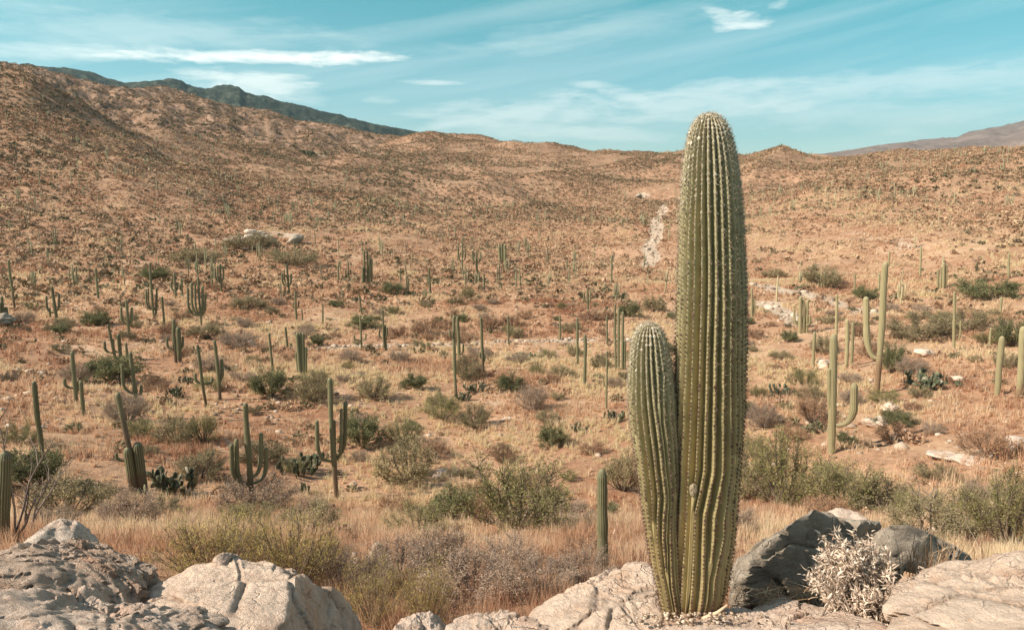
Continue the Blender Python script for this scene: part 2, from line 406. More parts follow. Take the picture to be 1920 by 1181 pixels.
ridge('mountains', [(-500, 60), (-100, 105), (60, 121), (130, 128), (160, 134), (200, 148), (235, 157), (270, 154), (300, 150), (325, 149), (338, 151), (350, 161), (385, 168),
      (402, 163), (430, 161), (448, 163), (458, 172), (480, 180), (495, 179), (530, 190), (570, 198), (600, 207), (650, 219), (700, 232), (750, 241), (800, 250), (900, 262), (1000, 290)],
      3400, 320, hill_mat('forested_mountain', [(.40, (.022, .034, .028)), (.52, (.045, .058, .044)), (.64, (.12, .12, .09))], .028, 8, 14), .25, 57)
ridge('mountains', [(1500, 300), (1600, 283), (1660, 273), (1740, 263), (1795, 259), (1815, 249), (1850, 243), (1880, 238), (1920, 228), (2050, 190), (2300, 175), (2500, 200)],
      9500, 300, hill_mat('bare_mountain', [(.40, (.17, .12, .10)), (.55, (.24, .175, .15)), (.66, (.32, .24, .20))], .004, 8, 30), .3, 77)

# ------------------------------------------------------------------ saguaro material
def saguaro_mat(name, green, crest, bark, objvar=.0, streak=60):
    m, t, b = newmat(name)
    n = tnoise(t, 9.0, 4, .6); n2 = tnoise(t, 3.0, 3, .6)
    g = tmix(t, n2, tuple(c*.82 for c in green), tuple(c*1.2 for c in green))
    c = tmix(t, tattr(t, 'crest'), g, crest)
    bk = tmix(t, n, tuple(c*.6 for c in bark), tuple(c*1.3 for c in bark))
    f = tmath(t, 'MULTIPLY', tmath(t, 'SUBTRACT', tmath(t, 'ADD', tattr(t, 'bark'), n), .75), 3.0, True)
    c = tmix(t, f, c, bk)
    if objvar:
        oi = t.nodes.new('ShaderNodeObjectInfo'); k = tmath(t, 'ADD', tmath(t, 'MULTIPLY', oi.outputs['Random'], objvar), 1-objvar/2)
        cc = t.nodes.new('ShaderNodeCombineXYZ')
        for i in range(3): t.links.new(k, cc.inputs[i])
        c = tmix(t, 1.0, c, cc.outputs[0], 'MULTIPLY')
    t.links.new(c, b.inputs['Base Color']); b.inputs['Roughness'].default_value = .6
    tbump(t, b, n, .3, .01)
    return m
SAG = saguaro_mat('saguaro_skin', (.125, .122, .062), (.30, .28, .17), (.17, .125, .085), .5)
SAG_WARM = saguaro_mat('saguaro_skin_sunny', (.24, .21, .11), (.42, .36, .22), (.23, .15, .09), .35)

def ribbed(pts, rad, nr, depth=.13, bark=(0, 0), per=4, seed=0):
    """ribbed stem along pts; bark=(height fraction, strength)"""
    pts = np.asarray(pts, float); rad = np.asarray(rad, float); k = len(pts)
    tan = np.gradient(pts, axis=0); tan /= np.linalg.norm(tan, axis=1, keepdims=True)+1e-9
    ref = np.array([0.0, 1.0, 0.0]); u = ref-(tan@ref)[:, None]*tan; u /= np.linalg.norm(u, axis=1, keepdims=True); w = np.cross(tan, u)
    n = nr*per; th = np.arange(n)/n*2*math.pi
    prof = np.abs(np.cos(th*nr/2)) if per > 1 else np.ones(n)
    R = rad[:, None]*(1-depth+depth*prof[None, :]**.8*1.0)
    v = pts[:, None, :]+R[..., None]*(np.cos(th)[None, :, None]*u[:, None, :]+np.sin(th)[None, :, None]*w[:, None, :])
    i = np.arange(k-1)[:, None]*n; j = np.arange(n)[None, :]; j2 = (j+1) % n
    f = np.stack([i+j, i+j2, i+n+j2, i+n+j], -1).reshape(-1, 4)
    s = np.linspace(0, 1, k)
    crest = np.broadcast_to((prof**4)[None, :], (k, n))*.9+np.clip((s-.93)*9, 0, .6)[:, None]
    bk = np.clip((bark[0]-s)/max(bark[0], .01)*1.6, 0, 1)*bark[1] if bark[0] > 0 else s*0
    return v.reshape(-1, 3), f, np.clip(crest, 0, 1).ravel(), np.repeat(bk, n)
def stem_path(a, b, R, k=22, wob=.0, seed=0, base_taper=.85, bulge=.0):
    s = np.concatenate([np.linspace(0, 1-min(R*1.6/np.linalg.norm(b-a), .6), k), 1-min(R*1.6/np.linalg.norm(b-a), .6)*np.cos(np.linspace(.25, 1.5708, 9))])
    s = np.clip(s, 0, 1); p = a+(b-a)*s[:, None]
    ln = np.linalg.norm(b-a); d = (1-s)*ln/(R*1.6)
    rr = R*np.where(d < 1, np.sqrt(np.clip(1-(1-d)**2, .0004, 1)), 1.0)
    rr = rr*(base_taper+(1-base_taper)*np.clip(s*2.5, 0, 1)+bulge*np.sin(s*math.pi))
    if wob:
        q = np.stack([s*3.1+seed*7.7, s*0, s*0], 1); p = p+np.stack([vnoise(q, seed), vnoise(q+9, seed+1), s*0], 1)*wob*s[:, None]
        rr = rr*(1+.11*vnoise(np.stack([s*8+seed, s*0, s*0], 1), seed+5)+.06*vnoise(np.stack([s*23+seed, s*0, s*0], 1), seed+6))*(1-.12*s)
    return p, rr
def stem_obj(name, a, b, R, mat, parent, origin, nr=15, bark=(0, 0), wob=0, seed=0, **kw):
    p, rr = stem_path(a, b, R, wob=wob, seed=seed, **kw)
    v, f, cr, bk = ribbed(p-origin, rr, nr, bark=bark, seed=seed)
    return mesh_obj(name, v, f, mat, parent, True, {'crest': cr, 'bark': bk})
def arm_obj(name, a, out, tip, R, mat, parent, origin, nr=12, seed=0):
    """arm that leaves the trunk at a, swings out to 'out' and rises to tip"""
    t = np.linspace(0, 1, 12)[:, None]
    q = (1-t)**2*a+2*t*(1-t)*out[0]+t*t*out[1]
    ln = np.linalg.norm(tip-out[1]); s = np.concatenate([np.linspace(.1, 1-min(R/ln, .5), 9), 1-min(R/ln, .5)*np.array([.8, .6, .4, .2, .08, .0])])[:, None]
    p = np.concatenate([q, out[1]+(tip-out[1])*s])
    d = np.linalg.norm(p-tip, axis=1)/R/1.4
    rr = R*np.where(d < 1, np.sqrt(np.clip(1-(1-d)**2, .0004, 1)), 1.0)
    rr[:12] *= np.clip(.55+.5*np.linspace(0, 1, 12)*1.2, 0, 1.06); rr = rr*(1+.08*vnoise(np.stack([np.arange(len(rr))*.6+seed, rr*0, rr*0], 1), seed))
    v, f, cr, bk = ribbed(p-origin, rr, nr, seed=seed)
    return mesh_obj(name, v, f, mat, parent, True, {'crest': cr, 'bark': bk})

SAGS = []      # every listed saguaro with its place in the photograph, for labels
def saguaro(base, top, w, arms=(), stems=(), label=None, bark=(0.0, 0), r=None, warm=None, group='saguaros on the slopes', wob=.06, bulge=.0):
    """base, top = pixels; arms = (attach px, attach py, tip px, tip py, width); stems = (foot px, foot py, top px, top py, width)"""
    b = on_ground(*base) if r is None else P(base[0], base[1], r)
    dist = np.linalg.norm(b-np.array([0, 0, EZ])); sc = dist/FPX*math.cos(math.atan((base[0]-960)/FPX)*.5)
    tp = on_plane(top[0], top[1], b); seed = int(base[0]*7+base[1])
    rng = np.random.default_rng(seed); away = np.array([b[0], b[1], 0])/math.hypot(b[0], b[1])
    tp = tp+away*rng.normal()*.02*np.linalg.norm(tp-b)
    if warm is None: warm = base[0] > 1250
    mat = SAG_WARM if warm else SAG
    root = empty('saguaro', tuple(b)); R = max(w/2*sc*.80, .03)
    stem_obj('trunk', b-np.array([0, 0, .08+.01*dist]), tp, R, mat, root, b, nr=16, bark=bark, wob=wob*np.linalg.norm(tp-b)*.22, seed=seed, bulge=bulge)
    for (fx, fy, tx, ty, ww) in stems:
        off = away*rng.uniform(-1, 1)*R*1.2; f0 = on_plane(fx, fy, b)+off; t0 = on_plane(tx, ty, b)+off
        stem_obj('stem', f0-np.array([0, 0, .08+.01*dist]), t0, max(ww/2*sc, .03), mat, root, b, nr=13, bark=(bark[0]*.7, bark[1]), wob=.0, seed=seed+int(tx))
    for (ax, ay, tx, ty, ww) in arms:
        Ra = max(ww/2*sc*.82, .024); off = away*rng.uniform(-1, 1)*abs(on_plane(tx, ty, b)[0]-on_plane(ax, ty, b)[0])*.4
        a0 = on_plane(ax, ay, b); lo = on_plane(ax+(tx-ax)*.85, ay, b)+off*.8; mid = on_plane(ax+(tx-ax)*.97, ay-(ay-ty)*.42, b)+off; t0 = on_plane(tx, ty, b)+off
        arm_obj('arm', a0, (lo-np.array([0, 0, .04*abs(lo[0]-a0[0])]), mid), t0, Ra, mat, root, b, nr=12, seed=seed+int(tx))
    SAGS.append((root, base, top, len(arms), len(stems), label)); root['group'] = group
    tag(root, label, 'cactus')
    return root

# nearest first; every one of these is read off the photograph
saguaro((1131, 1050), (1129, 880), 25, label='lone short unbranched saguaro column growing just behind the pale rock left of the tall cactus', wob=.02, r=8.2, warm=False)
saguaro((0, 1015), (9, 842), 25, label='dark green saguaro cut off by the left edge of the view beside thin bare whips', r=11.0, bark=(.5, .5))
saguaro((262, 932), (221, 737), 12, stems=[(270, 927, 257, 828, 15), (252, 930, 238, 838, 13)], arms=[(238, 865, 218, 850, 6)], bark=(.75, 1.25),
        label='left-leaning saguaro with a scarred brown lower trunk beside prickly pears')
saguaro((474, 960), (457, 755), 12, arms=[(468, 906, 434, 829, 9), (469, 908, 443, 822, 10), (473, 893, 490, 812, 9), (474, 905, 500, 840, 9)], bark=(.36, 1.0),
        label='saguaro with two arms raised on each side of a tall central trunk')
saguaro((631, 933), (615, 708), 12, arms=[(622, 864, 594, 785, 9), (628, 858, 648, 754, 9), (629, 850, 625, 787, 11), (630, 862, 640, 765, 7)], bark=(.33, 1.0),
        label='saguaro with curved arms cupped round a tall pale-topped trunk')
saguaro((79, 853), (63, 715), 10, bark=(.2, .6), label='plain left-leaning saguaro column without arms near the left edge')
saguaro((143, 757), (134, 658), 9, arms=[(140, 728, 121, 710, 6), (142, 735, 147, 715, 5)], bark=(.3, .6), label='saguaro with one low arm curving out to the left near the left edge')
saguaro((157, 780), (151, 713), 8, bark=(.3, .6), label='short armless saguaro right beside the one with a low left arm')
saguaro((262, 780), (244, 660), 8, arms=[(258, 738, 229, 682, 6), (260, 740, 265, 722, 6)], bark=(.35, .7), label='leaning saguaro behind a grey shrub with a long left arm')
saguaro((388, 765), (369, 645), 7, arms=[(381, 719, 366, 700, 6), (383, 720, 398, 708, 6)], bark=(.35, .9), label='leaning saguaro with two stubby arms spread low')
saguaro((413, 750), (403, 637), 8, arms=[(411, 716, 416, 673, 6), (410, 712, 418, 690, 5)], bark=(.35, .9), label='upright saguaro with a short arm pressed to its right side')
saguaro((330, 680), (324, 598), 8, stems=[(336, 680, 334, 612, 8)], arms=[(325, 655, 313, 633, 5), (334, 655, 343, 630, 5)], bark=(.5, .9), label='stocky twin-trunked saguaro with arms on both sides')
saguaro((219, 673), (201, 608), 6, stems=[(226, 672, 222, 626, 6)], arms=[(214, 662, 196, 640, 5), (222, 660, 212, 635, 5)], label='clump of thin leaning saguaro stems above a green shrub')
saguaro((240, 682), (236, 642), 6, label='single thin saguaro stem just right of the leaning clump')
saguaro((512, 695), (504, 624), 6, arms=[(507, 672, 500, 667, 3)], bark=(.2, .8), label='slim saguaro with one tiny nub on its left side')
saguaro((540, 655), (535, 612), 5, arms=[(540, 652, 546, 643, 4)], label='small saguaro with a hooked arm at its right foot')
saguaro((567, 704), (562, 622), 6, stems=[(563, 702, 557, 624, 6), (569, 703, 568, 624, 6), (572, 702, 574, 650, 5), (561, 700, 555, 660, 5)], bark=(.3, .7),
        label='tight bundle of five upright saguaro stems rising from one foot')
saguaro((28, 582), (16, 487), 5, arms=[(25, 560, 31, 551, 4)], bark=(.4, 1.0), label='tall thin saguaro with a scruffy brown trunk at the left edge')
saguaro((6, 605), (4, 555), 6, stems=[(-2, 605, -3, 565, 6), (12, 604, 11, 575, 5)], label='cluster of stems cut by the left edge above dark rocks')
saguaro((107, 600), (97, 537), 6, arms=[(104, 587, 87, 555, 4), (106, 583, 111, 550, 4)], label='saguaro with two raised arms beside a short stem at far left')
saguaro((95, 598), (92, 577), 5, label='stubby saguaro stem at the foot of the two-armed one at far left')
saguaro((184, 560), (179, 502), 5, arms=[(182, 530, 187, 520, 3)], bark=(.3, .8), label='thin saguaro with shaggy middle left of the candelabra group')
saguaro((288, 598), (281, 492), 5, arms=[(286, 580, 274, 545, 4), (287, 582, 294, 540, 4), (285, 578, 278, 540, 3)], stems=[(290, 597, 294, 550, 4)], label='tall saguaro with three close arms in the middle of the left valley')
saguaro((309, 617), (303, 556), 5, label='armless slim saguaro standing behind dark scrub in the left valley')
saguaro((242, 632), (236, 561), 6, arms=[(240, 608, 227, 575, 5), (241, 608, 247, 576, 5)], bark=(.3, .8), label='trident-shaped saguaro with equal arms on both sides')
saguaro((330, 560), (326, 512), 5, arms=[(329, 545, 321, 528, 4), (329, 545, 333, 530, 4)], label='small trident saguaro left of the many-armed candelabra')
saguaro((342, 558), (340, 522), 5, arms=[(341, 545, 337, 533, 3)], label='short saguaro squeezed between the trident and the candelabra')
saguaro((377, 610), (371, 518), 5, arms=[(375, 592, 352, 538, 5), (375, 590, 359, 530, 5), (376, 588, 366, 533, 4), (377, 588, 380, 535, 5), (377, 590, 385, 552, 5)], bark=(.2, .8),
        label='big candelabra saguaro with five raised arms in the left valley')
saguaro((398, 543), (397, 512), 4, label='short plain saguaro stem between two many-armed ones')
saguaro((415, 547), (412, 494), 5, arms=[(414, 528, 403, 502, 4), (414, 530, 408, 498, 4), (415, 528, 419, 500, 4)], label='dense many-armed saguaro at the back of the left flats')
saguaro((543, 553), (537, 495), 5, arms=[(542, 536, 529, 512, 4), (542, 535, 546, 513, 4), (541, 533, 533, 505, 3)], bark=(.3, .8), label='three-armed saguaro at the back of the flats below the grey outcrop')
saguaro((556, 600), (553, 547), 5, arms=[(555, 578, 549, 566, 3), (556, 578, 560, 563, 3)], label='thin saguaro with two tiny arms halfway up')
saguaro((567, 606), (566, 578), 3, label='very short saguaro stem beside the tiny-armed one')
saguaro((605, 610), (605, 568), 4, label='slim saguaro alone on the flats left of the creek bed')
saguaro((678, 655), (675, 592), 5, arms=[(677, 638, 664, 627, 4), (677, 638, 686, 624, 4)], bark=(.25, .8), label='saguaro with low arms bent out on both sides above the creek bed')
saguaro((680, 590), (673, 552), 4, label='leaning bare saguaro just above the low-armed one')
saguaro((721, 657), (717, 580), 5, arms=[(719, 635, 711, 618, 4), (720, 633, 726, 613, 4)], stems=[(724, 656, 722, 610, 4)], bark=(.2, .8), label='tall saguaro with arms held close on both sides above the creek bed')
saguaro((855, 742), (850, 592), 8, arms=[(852, 633, 843, 617, 4)], bark=(.2, .7), label='very tall slender saguaro in front of a twin just left of centre')
saguaro((862, 672), (858, 593), 8, arms=[(861, 665, 869, 645, 4)], label='second tall slender saguaro standing right behind the tallest one left of centre')
saguaro((907, 700), (901, 594), 7, arms=[(904, 672, 900, 660, 4), (905, 678, 909, 664, 4)], bark=(.35, .9), label='tall saguaro with scruffy short arms low on its trunk near the centre')
saguaro((954, 647), (952, 592), 5, arms=[(953, 630, 959, 615, 4)], label='saguaro with one short right arm on the bank of the creek bed')
saguaro((1050, 637), (1050, 590), 5, label='straight column behind the right end of the creek bed')
saguaro((1083, 682), (1083, 595), 6, label='slim column in front of the creek bed left of the tall cactus')
saguaro((1096, 722), (1098, 627), 8, bark=(.2, .6), label='slightly thicker column in front of two slim ones left of the tall cactus')
saguaro((1139, 646), (1138, 592), 5, label='short straight column beside the tall cluster left of the tall cactus')
saguaro((1155, 693), (1154, 570), 5, stems=[(1160, 692, 1160, 577, 5), (1167, 692, 1168, 584, 5), (1171, 690, 1172, 640, 5)], arms=[(1158, 640, 1151, 615, 3)], bark=(.2, .4),
        label='cluster of four tall thin saguaro stems right behind the short arm of the tall cactus')
saguaro((1137, 767), (1137, 657), 5, arms=[(1137, 725, 1132, 705, 3)], label='thin saguaro with a small arm left of the short arm of the tall cactus')
saguaro((1104, 585), (1101, 540), 5, arms=[(1103, 568, 1095, 548, 4), (1103, 568, 1107, 546, 4)], label='dense three-pronged saguaro on the flats left of the tall cactus')
saguaro((1147, 532), (1147, 478), 5, label='lone column below the pale dry wash')
saguaro((634, 526), (634, 497), 4, label='small column at the back of the flats left of the stem bundle')
saguaro((654, 527), (652, 490), 4, arms=[(653, 515, 648, 505, 3), (654, 515, 657, 505, 3)], label='little branched saguaro at the back of the flats left of the stem bundle')
saguaro((688, 532), (688, 468), 4, stems=[(684, 531, 683, 470, 4), (691, 531, 693, 478, 4), (696, 530, 697, 485, 4), (680, 530, 680, 500, 4)], label='bundle of tall close stems at the back of the central flats')
saguaro((752, 533), (750, 503), 4, label='short column right of the stem bundle at the back of the flats')
saguaro((762, 552), (762, 518), 4, stems=[(765, 551, 766, 522, 3)], label='faint pair of stems on the central flats')
saguaro((807, 553), (805, 503), 5, arms=[(806, 535, 802, 520, 3)], label='column with a tiny arm in the middle of the central flats')
saguaro((867, 512), (867, 445), 4, arms=[(867, 490, 859, 462, 4), (867, 490, 873, 465, 3)], label='tall branched saguaro at the foot of the far slope near the centre')
saguaro((895, 512), (893, 470), 5, arms=[(894, 492, 886, 470, 4), (895, 492, 901, 472, 4)], label='broad trident saguaro at the foot of the far slope near the centre')
saguaro((943, 492), (941, 455), 6, stems=[(939, 492, 936, 460, 5), (946, 492, 947, 458, 5)], label='dark thick clump of stems at the foot of the far slope')
saguaro((948, 506), (947, 468), 5, label='column in front of the dark clump of stems')
saguaro((977, 537), (974, 505), 4, arms=[(976, 520, 980, 510, 3)], label='small saguaro right of the dark clump on the flats')
saguaro((908, 545), (907, 512), 5, label='short thick column on the central flats')
saguaro((891, 535), (892, 518), 4, arms=[(891, 530, 894, 520, 3)], label='tiny two-pronged saguaro beside the short thick column')
saguaro((1027, 496), (1027, 463), 4, label='thin column at the foot of the far slope right of centre')
saguaro((1063, 507), (1063, 488), 4, label='small stump-like saguaro at the foot of the far slope')
# right of the tall cactus
saguaro((1560, 850), (1564, 627), 17, arms=[(1568, 797, 1602, 717, 14), (1558, 770, 1555, 690, 9)], label='large pale saguaro with one thick arm curving up to the right', bark=(.08, .5))
saguaro((1645, 737), (1660, 490), 13, arms=[(1646, 672, 1624, 556, 12)], bark=(.33, .9), label='tallest background saguaro, brown-footed, with one long raised left arm')
saguaro((1870, 742), (1879, 630), 12, label='stout armless column near the right edge', bark=(.2, .3))
saguaro((1912, 747), (1919, 612), 13, label='stout armless column cut by the right edge', bark=(.3, .7))
saguaro((1588, 692), (1589, 598), 9, label='left and taller one of two close columns behind the large pale saguaro')
saguaro((1597, 686), (1600, 604), 7, label='right and thinner one of two close columns behind the large pale saguaro')
saguaro((1569, 642), (1569, 552), 6, arms=[(1569, 615, 1565, 608, 3)], label='slim saguaro rising behind the top of the large pale saguaro')
saguaro((1524, 692), (1528, 622), 7, bark=(.3, .4), label='column left of the large pale saguaro')
saguaro((1508, 625), (1507, 562), 6, stems=[(1501, 624, 1501, 555, 6), (1513, 623, 1514, 563, 5)], arms=[(1500, 610, 1489, 577, 5), (1511, 610, 1519, 590, 4)], label='bushy cluster of stems beside the pale wash')
saguaro((1411, 595), (1409, 540), 5, stems=[(1415, 595, 1414, 560, 4)], label='thin stem touching the right side of the tall cactus')
saguaro((1790, 657), (1790, 546), 6, arms=[(1791, 640, 1801, 600, 3)], bark=(.2, .4), label='tall slim saguaro among scrub on the right flats')
saguaro((1856, 652), (1858, 614), 5, label='short stub left of the stout columns at the right')
saguaro((1877, 587), (1878, 556), 5, label='short stub on the red bank at the right')
saguaro((1765, 542), (1765, 500), 4, stems=[(1760, 541, 1759, 505, 4), (1770, 540, 1770, 492, 4), (1775, 538, 1775, 496, 3)], label='cluster of four stems on the right-hand slope')
saguaro((1726, 518), (1727, 462), 4, label='thin column on the right-hand slope left of a four-stem cluster')
saguaro((1541, 540), (1541, 508), 4, stems=[(1537, 540, 1535, 512, 4), (1546, 539, 1547, 510, 3)], label='three small stems under a spreading tree above the pale wash')
saguaro((1649, 547), (1648, 512), 5, label='short column behind the tallest background saguaro')
saguaro((1893, 522), (1892, 474), 5, bark=(.4, .6), label='thin column high at the right edge')
saguaro((1666, 500), (1668, 470), 4, label='small column above the tallest background saguaro')
saguaro((1603, 556), (1603, 512), 4, label='thin stem between the wash and the tallest background saguaro')

# ------------------------------------------------------------------ the tall saguaro in front
def interp_tab(tab, y): t = np.array(tab, float); return np.interp(y, t[:, 0], t[:, 1])
def smooth(a, n):
    k = np.hanning(n+2)[1:-1]; k /= k.sum(); return np.convolve(np.pad(a, n//2, mode='edge'), k, 'valid')[:len(a)]
def hero_stem(part, left, right, y0, y1, base, ntop, ends, off, parent, depth, spine_col, seed, scale_depth=1.0, top_r=30, anchor=.43):
    """left/right: outline rows (py, px). ends: rows at which single ribs run out towards the foot"""
    nh = 460
    s = np.linspace(0, 1, nh); ys = y0+(y1-y0)*np.concatenate([[0], np.cumsum(np.interp(s[1:], [0, .1, 1], [.12, 1, 1.1]))])/np.sum(np.interp(s[1:], [0, .1, 1], [.12, 1, 1.1]))
    xl = interp_tab(left, ys); xr = interp_tab(right, ys)
    xl = np.where(ys > y0+top_r, smooth(xl, 25), xl); xr = np.where(ys > y0+top_r, smooth(xr, 25), xr)
    away = np.array([base[0], base[1], 0])/math.hypot(base[0], base[1]); rt = np.array([away[1], -away[0], 0])
    bb = base+away*off
    PL = np.array([on_plane(a, y, bb) for a, y in zip(xl, ys)]); PR = np.array([on_plane(a, y, bb) for a, y in zip(xr, ys)])
    cen = (PL+PR)/2; R = np.linalg.norm(PR-PL, axis=1)/2*.985; R[0] = .001
    # ribs: a presence weight for each rib at each height
    pres = np.ones((nh, ntop))
    rng = np.random.default_rng(seed)
    for rib, yend in ends: pres[:, rib] = np.clip(1-(ys-yend)/14.0, 0, 1)**1.0
    pw = np.clip(1-(ys[:, None]-0)/1e9, 0, 1)*np.ones((nh, ntop))
    for rib, yend in ends: pw[:, rib] = np.clip(1-(ys-yend+40)/80.0, 0.0, 1)
    wd = 1+.20*np.array([[vnoise(np.array([[ys_*.006, i*5.3, seed]]), seed)[0] for i in range(ntop)] for ys_ in ys[::20]])
    wd = np.array([np.interp(ys, ys[::20], wd[:, i]) for i in range(ntop)]).T*(.06+.94*pw)
    edge = np.concatenate([np.zeros((nh, 1)), np.cumsum(wd, 1)], 1); edge = edge/edge[:, -1:]*2*math.pi; ai = int(ntop*anchor); edge = edge-edge[:, ai:ai+1]+edge[0, ai]
    per = 13; q = np.linspace(0, 1, per, endpoint=False)
    phi = -math.pi/2-math.pi+.1
    TH = (edge[:, :-1, None]+(edge[:, 1:, None]-edge[:, :-1, None])*q[None, None, :])
    prof = (.5-.5*np.cos(2*math.pi*q))**.85
    wr = (edge[:, 1:]-edge[:, :-1])*R[:, None]             # rib width in metres
    dep = np.minimum(depth, wr*1.12)*np.clip(pres*1.0, 0, 1)
    dep = dep*np.clip(.30+np.clip((y1-ys)/260, 0, 1)*.9, 0, 1)[:, None]
    RR = R[:, None, None]-depth*np.clip((R/.08), 0, 1)[:, None, None]*.0-np.minimum(depth, R*.4)[:, None, None]*0-dep[:, :, None]*(1-prof[None, None, :])
    lump = 1+.018*vnoise(np.stack([TH.ravel()*3, np.repeat(ys, ntop*per)*.02, TH.ravel()*0], 1), seed+3).reshape(TH.shape)
    RR = RR*lump; TH2 = (TH+phi).reshape(nh, -1); RR = RR.reshape(nh, -1)
    v = cen[:, None, :]+RR[..., None]*(np.cos(TH2)[..., None]*rt+np.sin(TH2)[..., None]*away)
    n = TH2.shape[1]; i = np.arange(nh-1)[:, None]*n; j = np.arange(n)[None, :]; j2 = (j+1) % n
    f = np.stack([i+j, i+j2, i+n+j2, i+n+j], -1).reshape(-1, 4)
    crest = np.tile(np.clip((prof-.80)*6, 0, 1), (nh, ntop))
    hf = (ys-y0)/(y1-y0); bark = np.repeat(np.clip((hf-.88)*7, 0, .62), n)
    o = mesh_obj(part, (v.reshape(-1, 3)-base), f, HERO, parent, True, {'crest': crest.ravel(), 'bark': bark, 'hgt': np.repeat(hf, n)})
    # spines at every areole down each rib
    zs = cen[:, 2]; ln = np.concatenate([[0], np.cumsum(np.linalg.norm(np.diff(np.stack([R, zs], 1), axis=0), axis=1))])
    acc = Acc(); pads = Acc()
    cs = (edge[:, :-1]+edge[:, 1:])/2+phi
    for rb in range(ntop):
        pos = np.arange(.004+rng.random()*.01, ln[-1], .0165); pos = pos+rng.normal(size=len(pos))*.0012
        Rm = np.interp(pos, ln, R); th = np.interp(pos, ln, cs[:, rb]); pr = np.interp(pos, ln, pres[:, rb]); cz = np.stack([np.interp(pos, ln, cen[:, k]) for k in range(3)], 1)
        hgt = np.interp(pos, ln, hf)
        keep = (pr > .6); 
        rad = np.cos(th)[:, None]*rt+np.sin(th)[:, None]*away
        front = (rad@away) < .45; keep &= front
        Rm, th, cz, hgt, rad = Rm[keep], th[keep], cz[keep], hgt[keep], rad[keep]
        up = np.array([0, 0, 1.0]); dR = np.interp(pos[keep], ln, np.gradient(R, zs+np.arange(nh)*1e-9))
        nor = rad-up*np.clip(dR, -6, 0)[:, None]*.0+up*np.clip(-dR, 0, 6)[:, None]; nor /= np.linalg.norm(nor, axis=1, keepdims=True)
        c0 = cz+rad*Rm[:, None]; m = len(c0)
        side = np.cross(nor, up); side /= np.linalg.norm(side, axis=1, keepdims=True)+1e-9; upn = np.cross(side, nor)
        # felted pad
        s_ = .0034*(1+.5*rng.normal(size=m))[:, None]
        pv = np.stack([c0+side*s_, c0+upn*s_*1.35, c0-side*s_, c0-upn*s_*1.35, c0+nor*s_*.9], 1).reshape(-1, 3); b_ = np.arange(m)[:, None]*5
        fv = np.concatenate([b_+np.array([[0, 1, 4]]), b_+np.array([[1, 2, 4]]), b_+np.array([[2, 3, 4]]), b_+np.array([[3, 0, 4]])])
        pads.add(pv, fv, np.repeat(np.clip(1-hgt*2.3+rng.normal(size=m)*.1, 0, 1), 5))
        for k in range(13):
            a = rng.uniform(0, 2*math.pi, m); sp = rng.uniform(.35, 1.5, m)
            d = nor+(np.cos(a)*sp)[:, None]*side+(np.sin(a)*sp-.15)[:, None]*upn; d /= np.linalg.norm(d, axis=1, keepdims=True)
            lnn = rng.uniform(.006, .017, m)*(1.5 if k < 3 else .85)*(1+.3*hgt); wv = np.cross(d, rand_unit(m, rng)); wv /= np.linalg.norm(wv, axis=1, keepdims=True)
            ww = .00075
            p = np.stack([c0+wv*ww, c0-wv*ww, c0+d*lnn[:, None]], 1).reshape(-1, 3); b_ = np.arange(m)[:, None]*3
            acc.add(p, np.concatenate([b_, b_+1, b_+2], 1), np.repeat(np.clip(1-hgt*1.7+rng.normal(size=m)*.22, 0, 1), 3))
    for a_, nm, mt in ((acc, 'spines', SPINE), (pads, 'areoles', PAD)):
        vv, ff, at = a_.data(); so = mesh_obj(nm, vv-base, ff, mt, o, False, {'var': at}); so['kind'] = 'stuff'
    return o, cen, R
m, t, b = newmat('tall_saguaro_skin')
n = tnoise(t, 26, 5, .6); n2 = tnoise(t, 5.0, 4, .6); n3 = tnoise(t, 90, 3, .6)
g = ramp(t, tattr(t, 'hgt'), [(0, (.36, .315, .215)), (.2, (.335, .30, .17)), (.6, (.33, .275, .14)), (1.0, (.40, .31, .16))])
g = tmix(t, .6, g, ramp(t, n2, [(.35, (.80, .84, .80)), (.65, (1.2, 1.12, 1.05))]), 'MULTIPLY')
g = tmix(t, .4, g, ramp(t, n, [(.35, (.75, .75, .75)), (.65, (1.2, 1.2, 1.2))]), 'MULTIPLY')
c = tmix(t, tmath(t, 'MULTIPLY', tattr(t, 'crest'), tmath(t, 'SUBTRACT', .5, tmath(t, 'MULTIPLY', tattr(t, 'hgt'), .75), True)), g, (.44, .38, .24))
bk = ramp(t, n, [(.3, (.16, .11, .07)), (.6, (.36, .27, .15))])
fct = tmath(t, 'MULTIPLY', tmath(t, 'SUBTRACT', tmath(t, 'ADD', tattr(t, 'bark'), n2), .78), 4, True)
c = tmix(t, fct, c, bk)
sc_ = tmath(t, 'MULTIPLY', tmath(t, 'SUBTRACT', n2, .66, True), 9, True); c = tmix(t, sc_, c, (.36, .30, .20))
t.links.new(c, b.inputs['Base Color']); b.inputs['Roughness'].default_value = .5; b.inputs['Specular IOR Level'].default_value = .3
tbump(t, b, n3, .25, .004); HERO = m
SPINE = simple_var_mat('cactus_spines', [(0, (.11, .055, .04)), (.35, (.30, .21, .15)), (.7, (.38, .31, .22)), (1, (.54, .47, .36))], .5)
PAD = simple_var_mat('areole_felt', [(0, (.10, .06, .04)), (.4, (.22, .16, .10)), (.8, (.46, .40, .30)), (1, (.60, .54, .43))], .9)
HB = P(1292, 1150, 2.64)
hero = empty('saguaro', tuple(HB)); tag(hero, 'tall thick ribbed saguaro with one short left arm on the pale front rock', 'cactus')
SAGS.append((hero, (1290, 1150), (1330, 215), 1, 0, 'x'))
